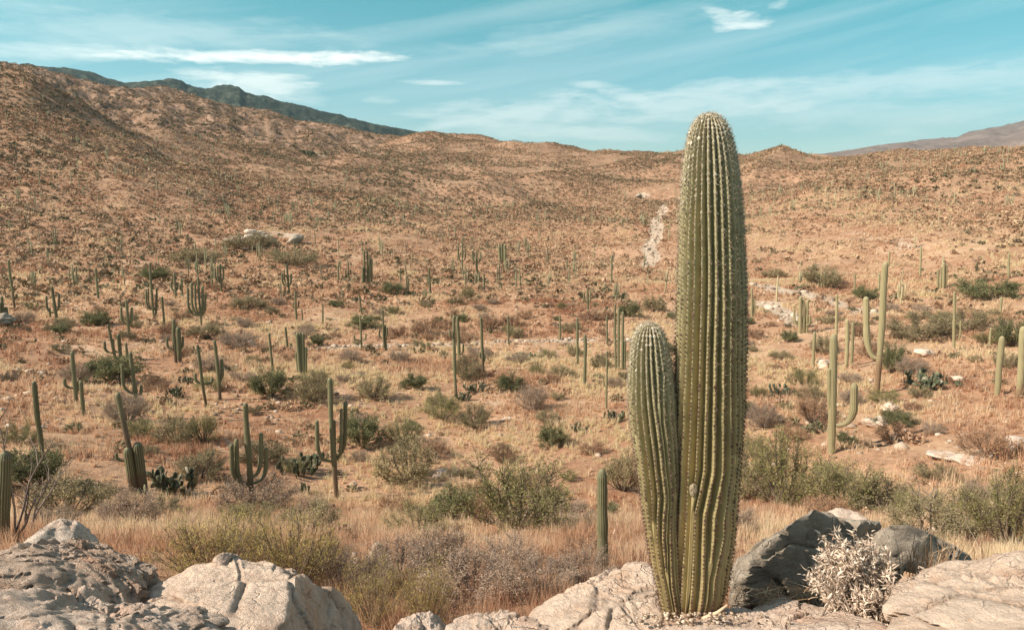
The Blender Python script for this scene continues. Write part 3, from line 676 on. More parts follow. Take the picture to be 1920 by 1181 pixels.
HL = [(215, 1329), (216, 1320), (219, 1312), (225, 1304), (232, 1299), (242, 1294), (260, 1288), (300, 1281), (350, 1277), (400, 1273), (500, 1270), (560, 1268), (650, 1265), (700, 1264), (800, 1262), (900, 1260),
      (1000, 1257), (1100, 1256), (1150, 1258), (1185, 1264)]
HR = [(215, 1331), (216, 1341), (219, 1349), (225, 1357), (232, 1362), (242, 1368), (260, 1375), (300, 1384), (350, 1390), (400, 1395), (500, 1400), (560, 1402), (650, 1402), (750, 1399), (800, 1396), (850, 1391),
      (900, 1387), (950, 1384), (1000, 1379), (1050, 1373), (1100, 1364), (1130, 1352), (1150, 1340), (1185, 1325)]
trunk, TC, TR = hero_stem('trunk', HL, HR, 215, 1185, HB, 29, [(1, 700), (3, 800), (5, 1010), (8, 1060), (12, 900), (15, 1015), (17, 828), (19, 885), (20, 1075), (22, 880), (23, 980), (25, 800), (27, 950)], 0.0, hero, .046, 0, 3)
AL = [(606, 1217), (607, 1209), (610, 1202), (615, 1196), (622, 1191), (635, 1186), (660, 1181), (700, 1178), (750, 1177), (800, 1181), (850, 1189), (900, 1196), (950, 1203), (1000, 1211), (1050, 1219), (1100, 1231), (1150, 1242), (1185, 1250)]
AR = [(606, 1219), (607, 1227), (610, 1234), (615, 1240), (622, 1245), (635, 1251), (660, 1257), (700, 1264), (750, 1270), (800, 1274), (850, 1276), (900, 1277), (950, 1274), (1000, 1277), (1050, 1280), (1100, 1284), (1150, 1288), (1185, 1288)]
hero_stem('arm', AL, AR, 606, 1185, HB, 22, [(1, 900), (4, 1000), (7, 800), (9, 960), (11, 1050), (12, 738), (14, 905), (16, 770), (19, 900)], -.045, hero, .038, 0, 9, top_r=24)
# old healed scar of grey cork on the trunk
def scar():
    me = bmesh.new(); bmesh.ops.create_icosphere(me, subdivisions=4, radius=1.0)
    v = np.array([x.co[:] for x in me.verts]); f = np.array([[q.index for q in p.verts] for p in me.faces]); me.free()
    i = int(np.argmin(np.abs(TC[:, 2]-on_plane(1300, 895, HB)[2]))); away = np.array([HB[0], HB[1], 0])/math.hypot(HB[0], HB[1]); rt = np.array([away[1], -away[0], 0])
    c = TC[i]-away*(TR[i]*.93)+rt*((1304-1324)/FPX*2.75)
    v2 = v*(1+.35*fbm(v*2.3, 4, 5)[:, None]); v2 = v2*np.array([.014, .010, .026])
    v2 = v2[:, 0:1]*rt+v2[:, 1:2]*away+v2[:, 2:3]*np.array([0, 0, 1.0])
    mm, t, b = newmat('corky_scar'); t.links.new(ramp(t, tnoise(t, 120, 4, .7), [(.35, (.13, .09, .06)), (.55, (.32, .26, .17)), (.7, (.45, .38, .27))]), b.inputs['Base Color'])
    mesh_obj('scar', v2+c-HB, f, mm, trunk, True)
scar()

# ------------------------------------------------------------------ boulders
def rock_mat(name, pale, mid, stain, dark, scale=7.0, bump=.02, stain_amt=.5):
    m, t, b = newmat(name)
    geo = t.nodes.new('ShaderNodeTexCoord').outputs['Object']
    n = tnoise(t, scale, 8, .68, vec=geo); big = tnoise(t, scale*.22, 4, .6, vec=geo, dist=.6); fn = tnoise(t, scale*7, 5, .7, vec=geo)
    c = ramp(t, n, [(.34, mid), (.52, pale), (.68, tuple(min(1, v*1.15) for v in pale))])
    c = tmix(t, tmath(t, 'MULTIPLY', tmath(t, 'SUBTRACT', big, 1-stain_amt, True), 5, True), c, stain)
    c = tmix(t, tmath(t, 'MULTIPLY', tmath(t, 'SUBTRACT', .42, fn, True), 5, True), c, dark)
    ck = tmath(t, 'SUBTRACT', 1.0, tmath(t, 'MULTIPLY', tattr(t, 'crack'), .35))
    cc = t.nodes.new('ShaderNodeCombineXYZ')
    for i in range(3): t.links.new(ck, cc.inputs[i])
    c = tmix(t, 1.0, c, cc.outputs[0], 'MULTIPLY')
    t.links.new(c, b.inputs['Base Color']); b.inputs['Roughness'].default_value = .9; b.inputs['Specular IOR Level'].default_value = .15
    mp = t.nodes.new('ShaderNodeMapping'); mp.inputs['Rotation'].default_value = (.4, .6, 0); mp.inputs['Scale'].default_value = (1, 1, 5.5); t.links.new(geo, mp.inputs[0])
    st = tnoise(t, scale*.9, 9, .74, vec=mp.outputs[0]); vo = t.nodes.new('ShaderNodeTexVoronoi'); vo.feature = 'DISTANCE_TO_EDGE'; vo.inputs['Scale'].default_value = scale*1.3
    wv = t.nodes.new('ShaderNodeVectorMath'); wv.operation = 'ADD'; nn_ = t.nodes.new('ShaderNodeTexNoise'); nn_.inputs['Scale'].default_value = scale*.8; nn_.inputs['Detail'].default_value = 5; t.links.new(geo, nn_.inputs['Vector'])
    sc3 = t.nodes.new('ShaderNodeVectorMath'); sc3.operation = 'SCALE'; sc3.inputs['Scale'].default_value = .22; t.links.new(nn_.outputs['Color'], sc3.inputs[0]); t.links.new(geo, wv.inputs[0]); t.links.new(sc3.outputs[0], wv.inputs[1]); t.links.new(wv.outputs[0], vo.inputs['Vector'])
    ck2 = tmath(t, 'MULTIPLY', tmath(t, 'SUBTRACT', .045, vo.outputs['Distance'], True), 22, True)
    ck2 = tmath(t, 'MULTIPLY', ck2, tmath(t, 'MULTIPLY', tmath(t, 'SUBTRACT', big, .42, True), 6, True))
    h = tmath(t, 'ADD', tmath(t, 'ADD', n, tmath(t, 'MULTIPLY', fn, .45)), tmath(t, 'MULTIPLY', st, 1.3))
    h = tmath(t, 'SUBTRACT', h, tmath(t, 'MULTIPLY', ck2, .7))
    tbump(t, b, h, 1.0, bump*1.35)
    return m
ROCK_PINK = rock_mat('pink_white_rock', (.72, .57, .46), (.56, .40, .30), (.54, .28, .16), (.30, .20, .14))
ROCK_WHITE = rock_mat('white_rock', (.74, .575, .45), (.60, .43, .32), (.60, .33, .19), (.32, .215, .15), stain_amt=.50)
ROCK_BROWN = rock_mat('brown_rough_rock', (.76, .58, .45), (.58, .41, .30), (.56, .29, .17), (.24, .15, .10), scale=9, bump=.035)
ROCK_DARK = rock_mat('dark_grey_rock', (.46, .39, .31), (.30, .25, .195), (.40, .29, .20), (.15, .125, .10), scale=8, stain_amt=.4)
ROCK_GREY = rock_mat('pale_grey_rock', (.74, .61, .50), (.58, .44, .35), (.56, .36, .25), (.20, .16, .12))

def ico(sub):
    me = bmesh.new(); bmesh.ops.create_icosphere(me, subdivisions=sub, radius=1.0)
    v = np.array([x.co[:] for x in me.verts]); f = np.array([[q.index for q in p.verts] for p in me.faces]); me.free(); return v, f
ICO = {}
def rock_mesh(pts, seed, block=.05, crack=.03, rough=.02, cell=.22, strata=(1, 1, 2.2), tilt=0.0, sub=6, sharp=40, facets=26):
    pts = np.asarray(pts, float); bm = bmesh.new()
    for p in pts: bm.verts.new(p)
    bmesh.ops.convex_hull(bm, input=bm.verts); bm.normal_update()
    c = (pts.min(0)+pts.max(0))/2; c = .5*c+.5*pts.mean(0)
    ns = []; ds = []
    for f in bm.faces:
        if f.calc_area() < 1e-8: continue
        nn = np.array(f.normal[:]); d = (np.array(f.verts[0].co[:])-c)@nn
        if d < 0: nn = -nn; d = -d
        ns.append(nn); ds.append(max(d, 1e-3))
    bm.free(); rg = np.random.default_rng(seed*3+1)
    for k in range(facets):
        nn = rand_unit(1, rg)[0]; ns.append(nn); ds.append(max(((pts-c)@nn).max()*rg.uniform(.86, 1.0), 1e-3))
    ns = np.array(ns); ds = np.array(ds)
    if sub not in ICO: ICO[sub] = ico(sub)
    v, f = ICO[sub]; ext = np.ptp(pts, axis=0)/2
    dr = v*ext; dr = dr/np.linalg.norm(dr, axis=1, keepdims=True)
    q = np.maximum(dr@ns.T, 0)/ds[None, :]
    r = (q**sharp).sum(1)**(-1/sharp)
    p = dr*r[:, None]
    S = np.linalg.norm(ext)
    ct, st = math.cos(tilt), math.sin(tilt); Rm = np.array([[ct, 0, st], [0, 1, 0], [-st, 0, ct]])
    w = (p@Rm.T)/(cell*1.5)*np.array(strata); w = w+.45*np.stack([vnoise(w*.7+k*31, seed+k) for k in range(3)], 1)+seed*3.7
    d1, d2, cid = worley(w, seed); e = np.clip(1-(d2-d1)/.07, 0, 1)
    d1b, d2b, cidb = worley(w*2.6, seed+40); eb = np.clip(1-(d2b-d1b)/.09, 0, 1)
    n1 = fbm(p/cell*1.1+seed, 4, seed+3); n2 = fbm(p@Rm.T*np.array(strata)/cell*4, 4, seed+8)
    lay = (p@Rm.T)[:, 2]/cell*3.1+1.3*fbm(p/cell*.8, 3, seed+21); saw = lay-np.floor(lay); saw = np.where(saw < .82, saw/.82, (1-saw)/.18)
    n3 = fbm(p@Rm.T*np.array(strata)/cell*9, 3, seed+9)
    disp = block*.7*(cid-.5)*2*np.clip((d2-d1)*9, 0, 1)+block*.25*(cidb-.5)*np.clip((d2b-d1b)*12, 0, 1)-crack*.9*e-crack*.22*eb+rough*n1*1.8-rough*.9*np.abs(n2)-rough*.35*np.abs(n3)+rough*.55*saw*np.clip(n1*3+.4, 0, 1)
    p = p+dr*disp[:, None]
    return p+c, f, np.clip(e*.8+eb*.3, 0, 1)
def boulder(label, pts, seed, mat, group=None, name='boulder', **kw):
    pts = [P(*q) if len(q) == 3 and q[0] > -900 else np.array(q[1:]) for q in pts]
    v, f, ck = rock_mesh(pts, seed, **kw); o0 = np.array([np.mean(v[:, 0]), np.mean(v[:, 1]), v[:, 2].min()])
    o = mesh_obj(name, v-o0, f, mat, None, True, {'crack': ck}); o.location = o0
    try: o.data.set_sharp_from_angle(angle=math.radians(48))
    except Exception: pass
    tag(o, label, 'boulder', group); return o
G = 'boulders at the edge of the viewpoint'
boulder('smooth grey-topped boulder at the back of the left rock pile', [(-20, 1060, 3.1), (50, 1012, 3.4), (85, 985, 3.45), (112, 972, 3.5), (150, 983, 3.5), (176, 1012, 3.45), (185, 1060, 3.3), (60, 1090, 3.0),
        (120, 1090, 3.0), (0, 1100, 3.9), (120, 1060, 4.2), (190, 1080, 4.1)], 3, ROCK_GREY, G, block=.025, crack=.015, rough=.018, cell=.3, sub=6)
boulder('rough brown crumbling boulder full of dark cracks in the left rock pile', [(-60, 1045, 2.8), (20, 1030, 2.95), (90, 1012, 3.0), (150, 1006, 3.05), (215, 1006, 3.0), (262, 1032, 2.95), (300, 1064, 2.85), (318, 1100, 2.7), (240, 1150, 2.4),
        (100, 1150, 2.3), (-60, 1130, 2.3), (-60, 1090, 3.6), (150, 1090, 3.8), (320, 1120, 3.5), (330, 1200, 2.8)], 5, ROCK_BROWN, G, block=.035, crack=.03, rough=.026, cell=.15, strata=(.6, 1, 2.6), tilt=-.35, sub=7)
boulder('pale streaked rock slab filling the lower left corner', [(-80, 1105, 2.0), (0, 1096, 2.05), (60, 1088, 2.1), (140, 1098, 2.15), (180, 1106, 2.15), (240, 1134, 2.1), (330, 1146, 2.1), (400, 1162, 2.05), (450, 1185, 2.0), (300, 1260, 1.5),
        (120, 1215, 1.75), (-80, 1200, 1.75), (-80, 1160, 2.7), (200, 1180, 2.7), (430, 1230, 2.5), (100, 1500, 1.5), (400, 1500, 1.5)], 9, ROCK_PINK, G, block=.035, crack=.02, rough=.026, cell=.2, strata=(1.6, 1, .7), tilt=-.5, sub=7)
boulder('big wedge-shaped boulder with a broad pale face left of centre', [(262, 1108, 2.75), (300, 1086, 2.8), (360, 1056, 2.85), (412, 1042, 2.85), (450, 1048, 2.8), (500, 1047, 2.75), (532, 1066, 2.62), (548, 1080, 2.5), (556, 1150, 2.28), (552, 1210, 2.1), (592, 1086, 2.95),
        (632, 1108, 3.0), (660, 1145, 3.0), (678, 1190, 2.95), (690, 1300, 2.7), (520, 1300, 1.75), (380, 1300, 1.8), (270, 1240, 2.0), (250, 1150, 2.5), (300, 1150, 3.5), (500, 1150, 3.6), (640, 1180, 3.5)],
        21, ROCK_WHITE, G, block=.028, crack=.022, rough=.012, cell=.26, strata=(1.1, 1, 1.6), tilt=.6, sub=7, sharp=90)
boulder('small rounded knob of pink rock perched on the wedge-shaped boulder', [(396, 1062, 2.8), (404, 1044, 2.8), (420, 1037, 2.82), (440, 1040, 2.84), (454, 1052, 2.84), (456, 1072, 2.8), (425, 1080, 2.72), (400, 1078, 2.76), (400, 1066, 2.95), (450, 1066, 2.97)],
        23, ROCK_PINK, G, block=.01, crack=.008, rough=.008, cell=.07, sub=5)
boulder('low rounded pale rock at the bottom edge left of centre', [(735, 1182, 2.35), (755, 1160, 2.45), (795, 1150, 2.5), (835, 1160, 2.5), (862, 1182, 2.45), (860, 1300, 2.2), (740, 1300, 2.2), (760, 1200, 2.8), (850, 1200, 2.8)], 27, ROCK_PINK, G, block=.015, crack=.014, rough=.02, cell=.12)
boulder('long low pink-white rock along the bottom edge at the centre', [(835, 1175, 2.4), (850, 1152, 2.5), (895, 1143, 2.55), (950, 1150, 2.55), (1000, 1152, 2.5), (1035, 1172, 2.4), (1030, 1300, 2.1), (850, 1300, 2.1), (860, 1180, 2.9), (1010, 1190, 2.9)], 29, ROCK_PINK, G, block=.02, crack=.018, rough=.022, cell=.13)
boulder('bright white cracked boulder sloping up to the foot of the tall saguaro', [(975, 1160, 2.55), (1010, 1138, 2.7), (1045, 1114, 2.8), (1085, 1096, 2.9), (1108, 1100, 2.9), (1140, 1078, 2.95), (1178, 1054, 3.0), (1205, 1046, 3.0), (1232, 1052, 2.95), (1262, 1100, 2.9),
        (1275, 1165, 2.7), (1270, 1300, 2.1), (1100, 1300, 2.0), (985, 1260, 2.1), (1000, 1200, 3.2), (1130, 1130, 3.4), (1240, 1110, 3.4)], 33, ROCK_WHITE, G, block=.028, crack=.02, rough=.016, cell=.17, strata=(1.2, 1, 1.2), tilt=.9, sub=7)
boulder('flat pinkish rock shelf under the tall saguaro at the bottom edge', [(1215, 1172, 2.45), (1260, 1160, 2.6), (1340, 1156, 2.62), (1380, 1140, 2.75), (1450, 1128, 2.8), (1530, 1132, 2.75), (1590, 1156, 2.6), (1680, 1180, 2.45), (1750, 1240, 2.3), (1700, 1400, 1.7),
        (1250, 1400, 1.7), (1240, 1190, 3.2), (1450, 1170, 3.3), (1650, 1210, 3.1)], 37, ROCK_PINK, G, block=.022, crack=.022, rough=.022, cell=.17, strata=(1, 1, 1.6), sub=7)
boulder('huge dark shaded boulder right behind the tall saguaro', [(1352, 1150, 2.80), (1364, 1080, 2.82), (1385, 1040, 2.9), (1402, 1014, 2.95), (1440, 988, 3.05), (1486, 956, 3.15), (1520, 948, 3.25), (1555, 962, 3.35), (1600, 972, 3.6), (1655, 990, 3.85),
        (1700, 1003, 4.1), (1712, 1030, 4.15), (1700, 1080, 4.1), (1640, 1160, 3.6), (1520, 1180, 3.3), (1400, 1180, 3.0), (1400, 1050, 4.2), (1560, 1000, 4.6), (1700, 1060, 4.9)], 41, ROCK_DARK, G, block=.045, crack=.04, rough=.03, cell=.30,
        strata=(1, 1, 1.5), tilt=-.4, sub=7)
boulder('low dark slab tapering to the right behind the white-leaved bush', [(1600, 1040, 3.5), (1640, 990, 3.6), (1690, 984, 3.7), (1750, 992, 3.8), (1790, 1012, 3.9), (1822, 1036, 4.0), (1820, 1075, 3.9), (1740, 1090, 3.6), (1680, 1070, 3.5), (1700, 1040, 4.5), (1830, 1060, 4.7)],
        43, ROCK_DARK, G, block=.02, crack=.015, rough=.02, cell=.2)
boulder('broad pale rock slab filling the lower right corner', [(1655, 1175, 2.3), (1690, 1110, 2.6), (1706, 1068, 2.8), (1760, 1050, 2.95), (1830, 1043, 3.05), (1900, 1046, 3.05), (2000, 1030, 3.1), (2150, 1060, 3.0), (2200, 1300, 2.2), (1900, 1400, 1.7), (1660, 1400, 1.8),
        (1740, 1100, 3.6), (2000, 1090, 3.8), (1850, 1075, 3.7)], 47, ROCK_WHITE, G, block=.034, crack=.026, rough=.022, cell=.20, strata=(.8, 1, 2.0), tilt=.35, sub=7)
boulder('pale boulder half hidden behind the dark one', [(1540, 965, 4.2), (1560, 950, 4.3), (1600, 950, 4.3), (1640, 975, 4.25), (1640, 1020, 4.1), (1540, 1020, 4.1), (1590, 1010, 5.0)], 49, ROCK_PINK, G, block=.015, crack=.01, rough=.015, cell=.15, sub=5)

# loose stones further down the slopes
rrng = np.random.default_rng(5)
ROCKVAR = []
for k in range(5):
    s_ = np.array([1, .8, .62]); pts = rand_unit(16, rrng)*s_*.5
    v, f, ck = rock_mesh(pts, 60+k, block=.05, crack=.05, rough=.06, cell=.35, sub=4, sharp=12); ROCKVAR.append((v, f, ck))
def stone(px, py, w, h, label, mat, group='pale rocks scattered on the slopes'):
    b = on_ground(px, py); d = np.linalg.norm(b-np.array([0, 0, EZ])); W = w/FPX*d; H = h/FPX*d
    v, f, ck = ROCKVAR[int(px) % 5]
    o = mesh_obj('rock', v*np.array([W, W*.8, H/.62])+np.array([0, 0, H*.35]), f, mat, None, True, {'crack': ck}); o.location = b
    o.rotation_euler[2] = px % 6; tag(o, label, 'rock', group); return o
for q in [(700, 1050, 44, 42, 'pale rock sticking out of grass between the yellow bushes', ROCK_WHITE), (665, 1055, 30, 24, 'grey stone beside the pale rock between the yellow bushes', ROCK_GREY),
          (795, 1085, 40, 22, 'white stone among bare purple-grey twigs', ROCK_WHITE), (845, 1045, 26, 22, 'small white stone above the bare purple-grey twigs', ROCK_WHITE),
          (930, 1125, 36, 16, 'whitish stone at the right foot of the bare twig bushes', ROCK_WHITE), (1015, 1075, 30, 14, 'flat grey stone right of the bare twig bushes', ROCK_GREY),
          (1131, 1066, 18, 18, 'small pale stone at the foot of the short lone saguaro', ROCK_WHITE), (1152, 1002, 12, 16, 'little white stone just right of the short lone saguaro', ROCK_WHITE),
          (820, 895, 46, 18, 'pale rock in front of the shrub left of the big green palo verde', ROCK_WHITE), (663, 915, 20, 16, 'white stone right of the cup-armed saguaro', ROCK_WHITE),
          (475, 652, 22, 22, 'white boulder in the left valley above the leaning pair', ROCK_WHITE), (945, 790, 36, 12, 'flat white stone in mid-slope grass at the centre', ROCK_WHITE),
          (1640, 800, 60, 30, 'grey-white rock pile between two right-hand saguaros', ROCK_GREY), (1668, 775, 40, 22, 'paler block on top of the right-hand rock pile', ROCK_WHITE),
          (1790, 862, 120, 16, 'long flat pale slab on the right slope', ROCK_GREY), (1900, 840, 60, 22, 'grey slab at the right edge of the slope', ROCK_GREY),
          (1540, 690, 46, 20, 'pale rock at the foot of the columns behind the large pale saguaro', ROCK_WHITE), (1795, 715, 40, 16, 'pale stone beside prickly pears at the right', ROCK_WHITE),
          (1350, 1020, 30, 40, 'pinkish rock between the tall saguaro and the dark boulder', ROCK_PINK), (160, 960, 26, 12, 'pale flat stone in grass above the left rock pile', ROCK_WHITE),
          (1740, 668, 50, 18, 'low grey stone patch on the right flats', ROCK_GREY), (505, 455, 60, 22, 'largest grey block of the outcrop under the far-left slope', ROCK_GREY),
          (460, 452, 40, 16, 'left block of the grey outcrop under the far-left slope', ROCK_GREY), (550, 458, 46, 26, 'dark shadowed block at the right end of the grey outcrop', ROCK_DARK),
          (480, 440, 50, 14, 'upper block of the grey outcrop under the far-left slope', ROCK_GREY), (8, 612, 60, 26, 'dark broken rock at the left edge', ROCK_DARK),
          (1198, 373, 22, 10, 'dark rock above the top of the pale wash', ROCK_DARK)]:
    stone(*q)
# pale stones lying along the creek bed and the washes
k = 0
acc = Acc(); acc_q = []
for (c, w, st) in WASHES[:5]:
    for a, bb in zip(c[:-1], c[1:]):
        L_ = np.linalg.norm(bb-a); d0 = np.linalg.norm(a)
        for i in range(int(L_*(7 if d0 < 90 else 1.6))):
            q = a+(bb-a)*rrng.random()+rrng.normal(size=2)*w*.6; s_ = abs(rrng.normal(0, .13 if d0 < 90 else .26))+.07*d0/70
            v, f, ck = ROCKVAR[0]; v1, f1 = ICO.setdefault(1, ico(1))
            vv = v1*s_*np.array([1, .8, .6])*(1+.3*rrng.normal(size=(len(v1), 1))*.5)
            z = terrain(q[:1], q[1:])[0]; acc.add(vv+np.array([q[0], q[1], z+s_*.1]), f1, rrng.random())
STONES = simple_var_mat('wash_stone', [(0, (.26, .18, .125)), (.5, (.42, .32, .235)), (1, (.60, .50, .40))], .95)
v0, f0 = ico(1)
for i in range(6500):
    r_ = math.exp(rrng.uniform(math.log(16), math.log(420))); a_ = math.radians(rrng.uniform(-38, 38)); q = np.array([r_*math.sin(a_), r_*math.cos(a_)])
    acc_q.append((q, r_))
Q_ = np.array([q for q, _ in acc_q]); R_ = np.array([r for _, r in acc_q]); dens_ = noise2(Q_[:, 0], Q_[:, 1], 14, 3, 71); kk = dens_ > rrng.uniform(-.1, .5, len(Q_)); Q_ = Q_[kk]; R_ = R_[kk]; Zq = terrain(Q_[:, 0], Q_[:, 1])
for q, r_, z in zip(Q_, R_, Zq):
    s_ = (abs(rrng.normal(0, .075))+.03)*(1+r_/110); acc.add(v0*s_*np.array([1, .8, .6])*(1+.2*rrng.normal(size=(len(v0), 1)))+np.array([q[0], q[1], z+s_*.1]), f0, rrng.random())
o = acc.obj('pebbles', STONES); tag(o, 'pale loose stones lining the dry creek bed and dotted over the slopes', 'stones', kind='stuff')

# ------------------------------------------------------------------ shrubs
def shrub_mesh(seed, nmain=12, nsub=5, nleaf=3, lsize=.03, laspect=2.5, height=.72, spread=1.0, trunk_r=.014, dense=.0, upright=0.0, curl=.15, twig_r=.0035, wood_n=4):
    rng = np.random.default_rng(seed); W = Acc(); F = Acc(); cen = []; dirs = []
    for i in range(nmain):
        az = (i+rng.random())/nmain*2*math.pi*1.0+rng.normal()*.2; rr = .5*spread*math.sqrt(rng.uniform(.12, 1)); 
        tipz = height*math.sqrt(max(0.08, 1-(rr/.53)**2))*rng.uniform(.62, 1.08)+upright*rng.random()
        tip = np.array([math.cos(az)*rr, math.sin(az)*rr, tipz]); b0 = np.array([math.cos(az), math.sin(az), 0])*.03
        t = np.linspace(0, 1, 6)[:, None]; mid = (b0+tip)/2+np.array([math.cos(az), math.sin(az), -.2])*curl*rr+rng.normal(size=3)*.03
        pts = (1-t)**2*b0+2*t*(1-t)*mid+t*t*tip
        tube(W, pts, np.linspace(trunk_r, twig_r*1.3, 6)*rng.uniform(.7, 1.2), wood_n, rng.uniform(.2, .8))
        for j in range(nsub):
            s = rng.uniform(.35, 1); k = int(s*4.99); p0 = pts[k]*(1-(s*5-k))+pts[k+1]*(s*5-k) if k < 5 else pts[5]
            d = (tip-b0)/np.linalg.norm(tip-b0)*.8+rand_unit(1, rng)[0]*.9+np.array([0, 0, .25+upright]); d /= np.linalg.norm(d); ln = rng.uniform(.10, .22)
            q = np.stack([p0, p0+d*ln*.5+rng.normal(size=3)*.012, p0+d*ln+rng.normal(size=3)*.02]); tube(W, q, [twig_r, twig_r*.8, twig_r*.4], 3, rng.uniform(.2, .9))
            if nleaf:
                n = rng.poisson(nleaf); u = rng.uniform(.2, 1.05, n)[:, None]; c = q[0]+(q[2]-q[0])*u+rng.normal(size=(n, 3))*(.022+dense)
                cen.append(c); dd = d[None, :]*.7+rand_unit(n, rng)*.9+np.array([0, 0, upright]); dirs.append(dd/np.linalg.norm(dd, axis=1, keepdims=True))
    if cen:
        cen = np.concatenate(cen); dirs = np.concatenate(dirs); keep = cen[:, 2] > .01; cen = cen[keep]; dirs = dirs[keep]
        cl = np.clip(.5+.35*fbm(cen*6+seed, 2, seed)+rng.normal(size=len(cen))*.16, 0, 1)
        leaves(F, cen, lsize*rng.uniform(.6, 1.4, len(cen)), rng, cl, laspect, dirs)
    return W, F
WOOD = simple_var_mat('shrub_wood', [(0, (.13, .095, .07)), (1, (.27, .205, .155))], .9, objvar=.3)
WOODG = simple_var_mat('grey_twigs', [(0, (.17, .13, .11)), (1, (.36, .29, .24))], .9, objvar=.3)
FOL = {'green': simple_var_mat('green_foliage', [(0, (.16, .155, .06)), (.5, (.27, .255, .10)), (1, (.41, .37, .17))], .8, .2, .35),
       'olive': simple_var_mat('olive_foliage', [(0, (.19, .16, .085)), (.5, (.30, .25, .135)), (1, (.43, .35, .21))], .8, .15, .45),
       'dark': simple_var_mat('dark_green_foliage', [(0, (.075, .09, .042)), (.5, (.17, .175, .08)), (1, (.28, .265, .13))], .8, .15, .3),
       'rust': simple_var_mat('rusty_foliage', [(0, (.21, .11, .065)), (.5, (.34, .195, .115)), (1, (.50, .32, .20))], .85, .1, .4),
       'grey': simple_var_mat('grey_foliage', [(0, (.26, .18, .125)), (.5, (.40, .29, .205)), (1, (.56, .43, .31))], .85, .1, .4),
       'yellow': simple_var_mat('yellow_green_stems', [(0, (.30, .23, .07)), (.5, (.46, .36, .12)), (1, (.62, .50, .21))], .8, .2, .2)}
KIND = {  # colour word, category, variants
    'green': dict(nmain=16, nsub=26, nleaf=24, lsize=.026, laspect=4.0, height=.70, curl=.2, trunk_r=.016),
    'olive': dict(nmain=20, nsub=18, nleaf=26, lsize=.028, laspect=2.6, height=.62, curl=.3),
    'dark': dict(nmain=20, nsub=20, nleaf=28, lsize=.030, laspect=2.2, height=.66, curl=.25),
    'rust': dict(nmain=20, nsub=16, nleaf=20, lsize=.030, laspect=3.0, height=.58, curl=.3),
    'grey': dict(nmain=26, nsub=26, nleaf=16, lsize=.030, laspect=5.0, height=.60, curl=.25, twig_r=.003),
    'yellow': dict(nmain=60, nsub=10, nleaf=10, lsize=.05, laspect=12.0, height=.85, curl=.1, upright=.35, twig_r=.0028, trunk_r=.005)}
VAR = {}
for kd, pr in KIND.items():
    VAR[kd] = []
    for i in range(3):
        W, F = shrub_mesh(100+i*13+len(kd), **pr)
        wv, wf, wa = W.data(); fv, ff, fa = F.data()
        VAR[kd].append([(wv, wf, wa), (fv, ff, fa), None])
SHRUBS = []
def shrub(px, py, w, h, kind, label=None, base=None, name='shrub', cat='shrub', sink=.02, group='desert shrubs dotted over the slopes'):
    b = on_ground(px, py) if base is None else base
    d = np.linalg.norm(b-np.array([0, 0, EZ])); i = int(px*3+py) % 3; e = VAR[kind][i]
    root = empty(name, tuple(b-np.array([0, 0, sink]))); W = w/FPX*d; H = h/FPX*d/KIND[kind]['height']*.95
    root.scale = (W, W, min(H, W*1.8)); root.rotation_euler[2] = (px*1.7) % 6.28
    if e[2] is None:
        a = mesh_obj('branches', e[0][0], e[0][1], WOODG if kind in ('grey',) else WOOD, root, False, {'var': e[0][2]})
        c = mesh_obj('foliage', e[1][0], e[1][1], FOL[kind], root, False, {'var': e[1][2]}); e[2] = (a, c)
    else:
        for s_ in e[2]: c = s_.copy(); COL.objects.link(c); c.parent = root
    tag(root, label, cat, group); SHRUBS.append((root, px, py, w, h, kind, label)); return root
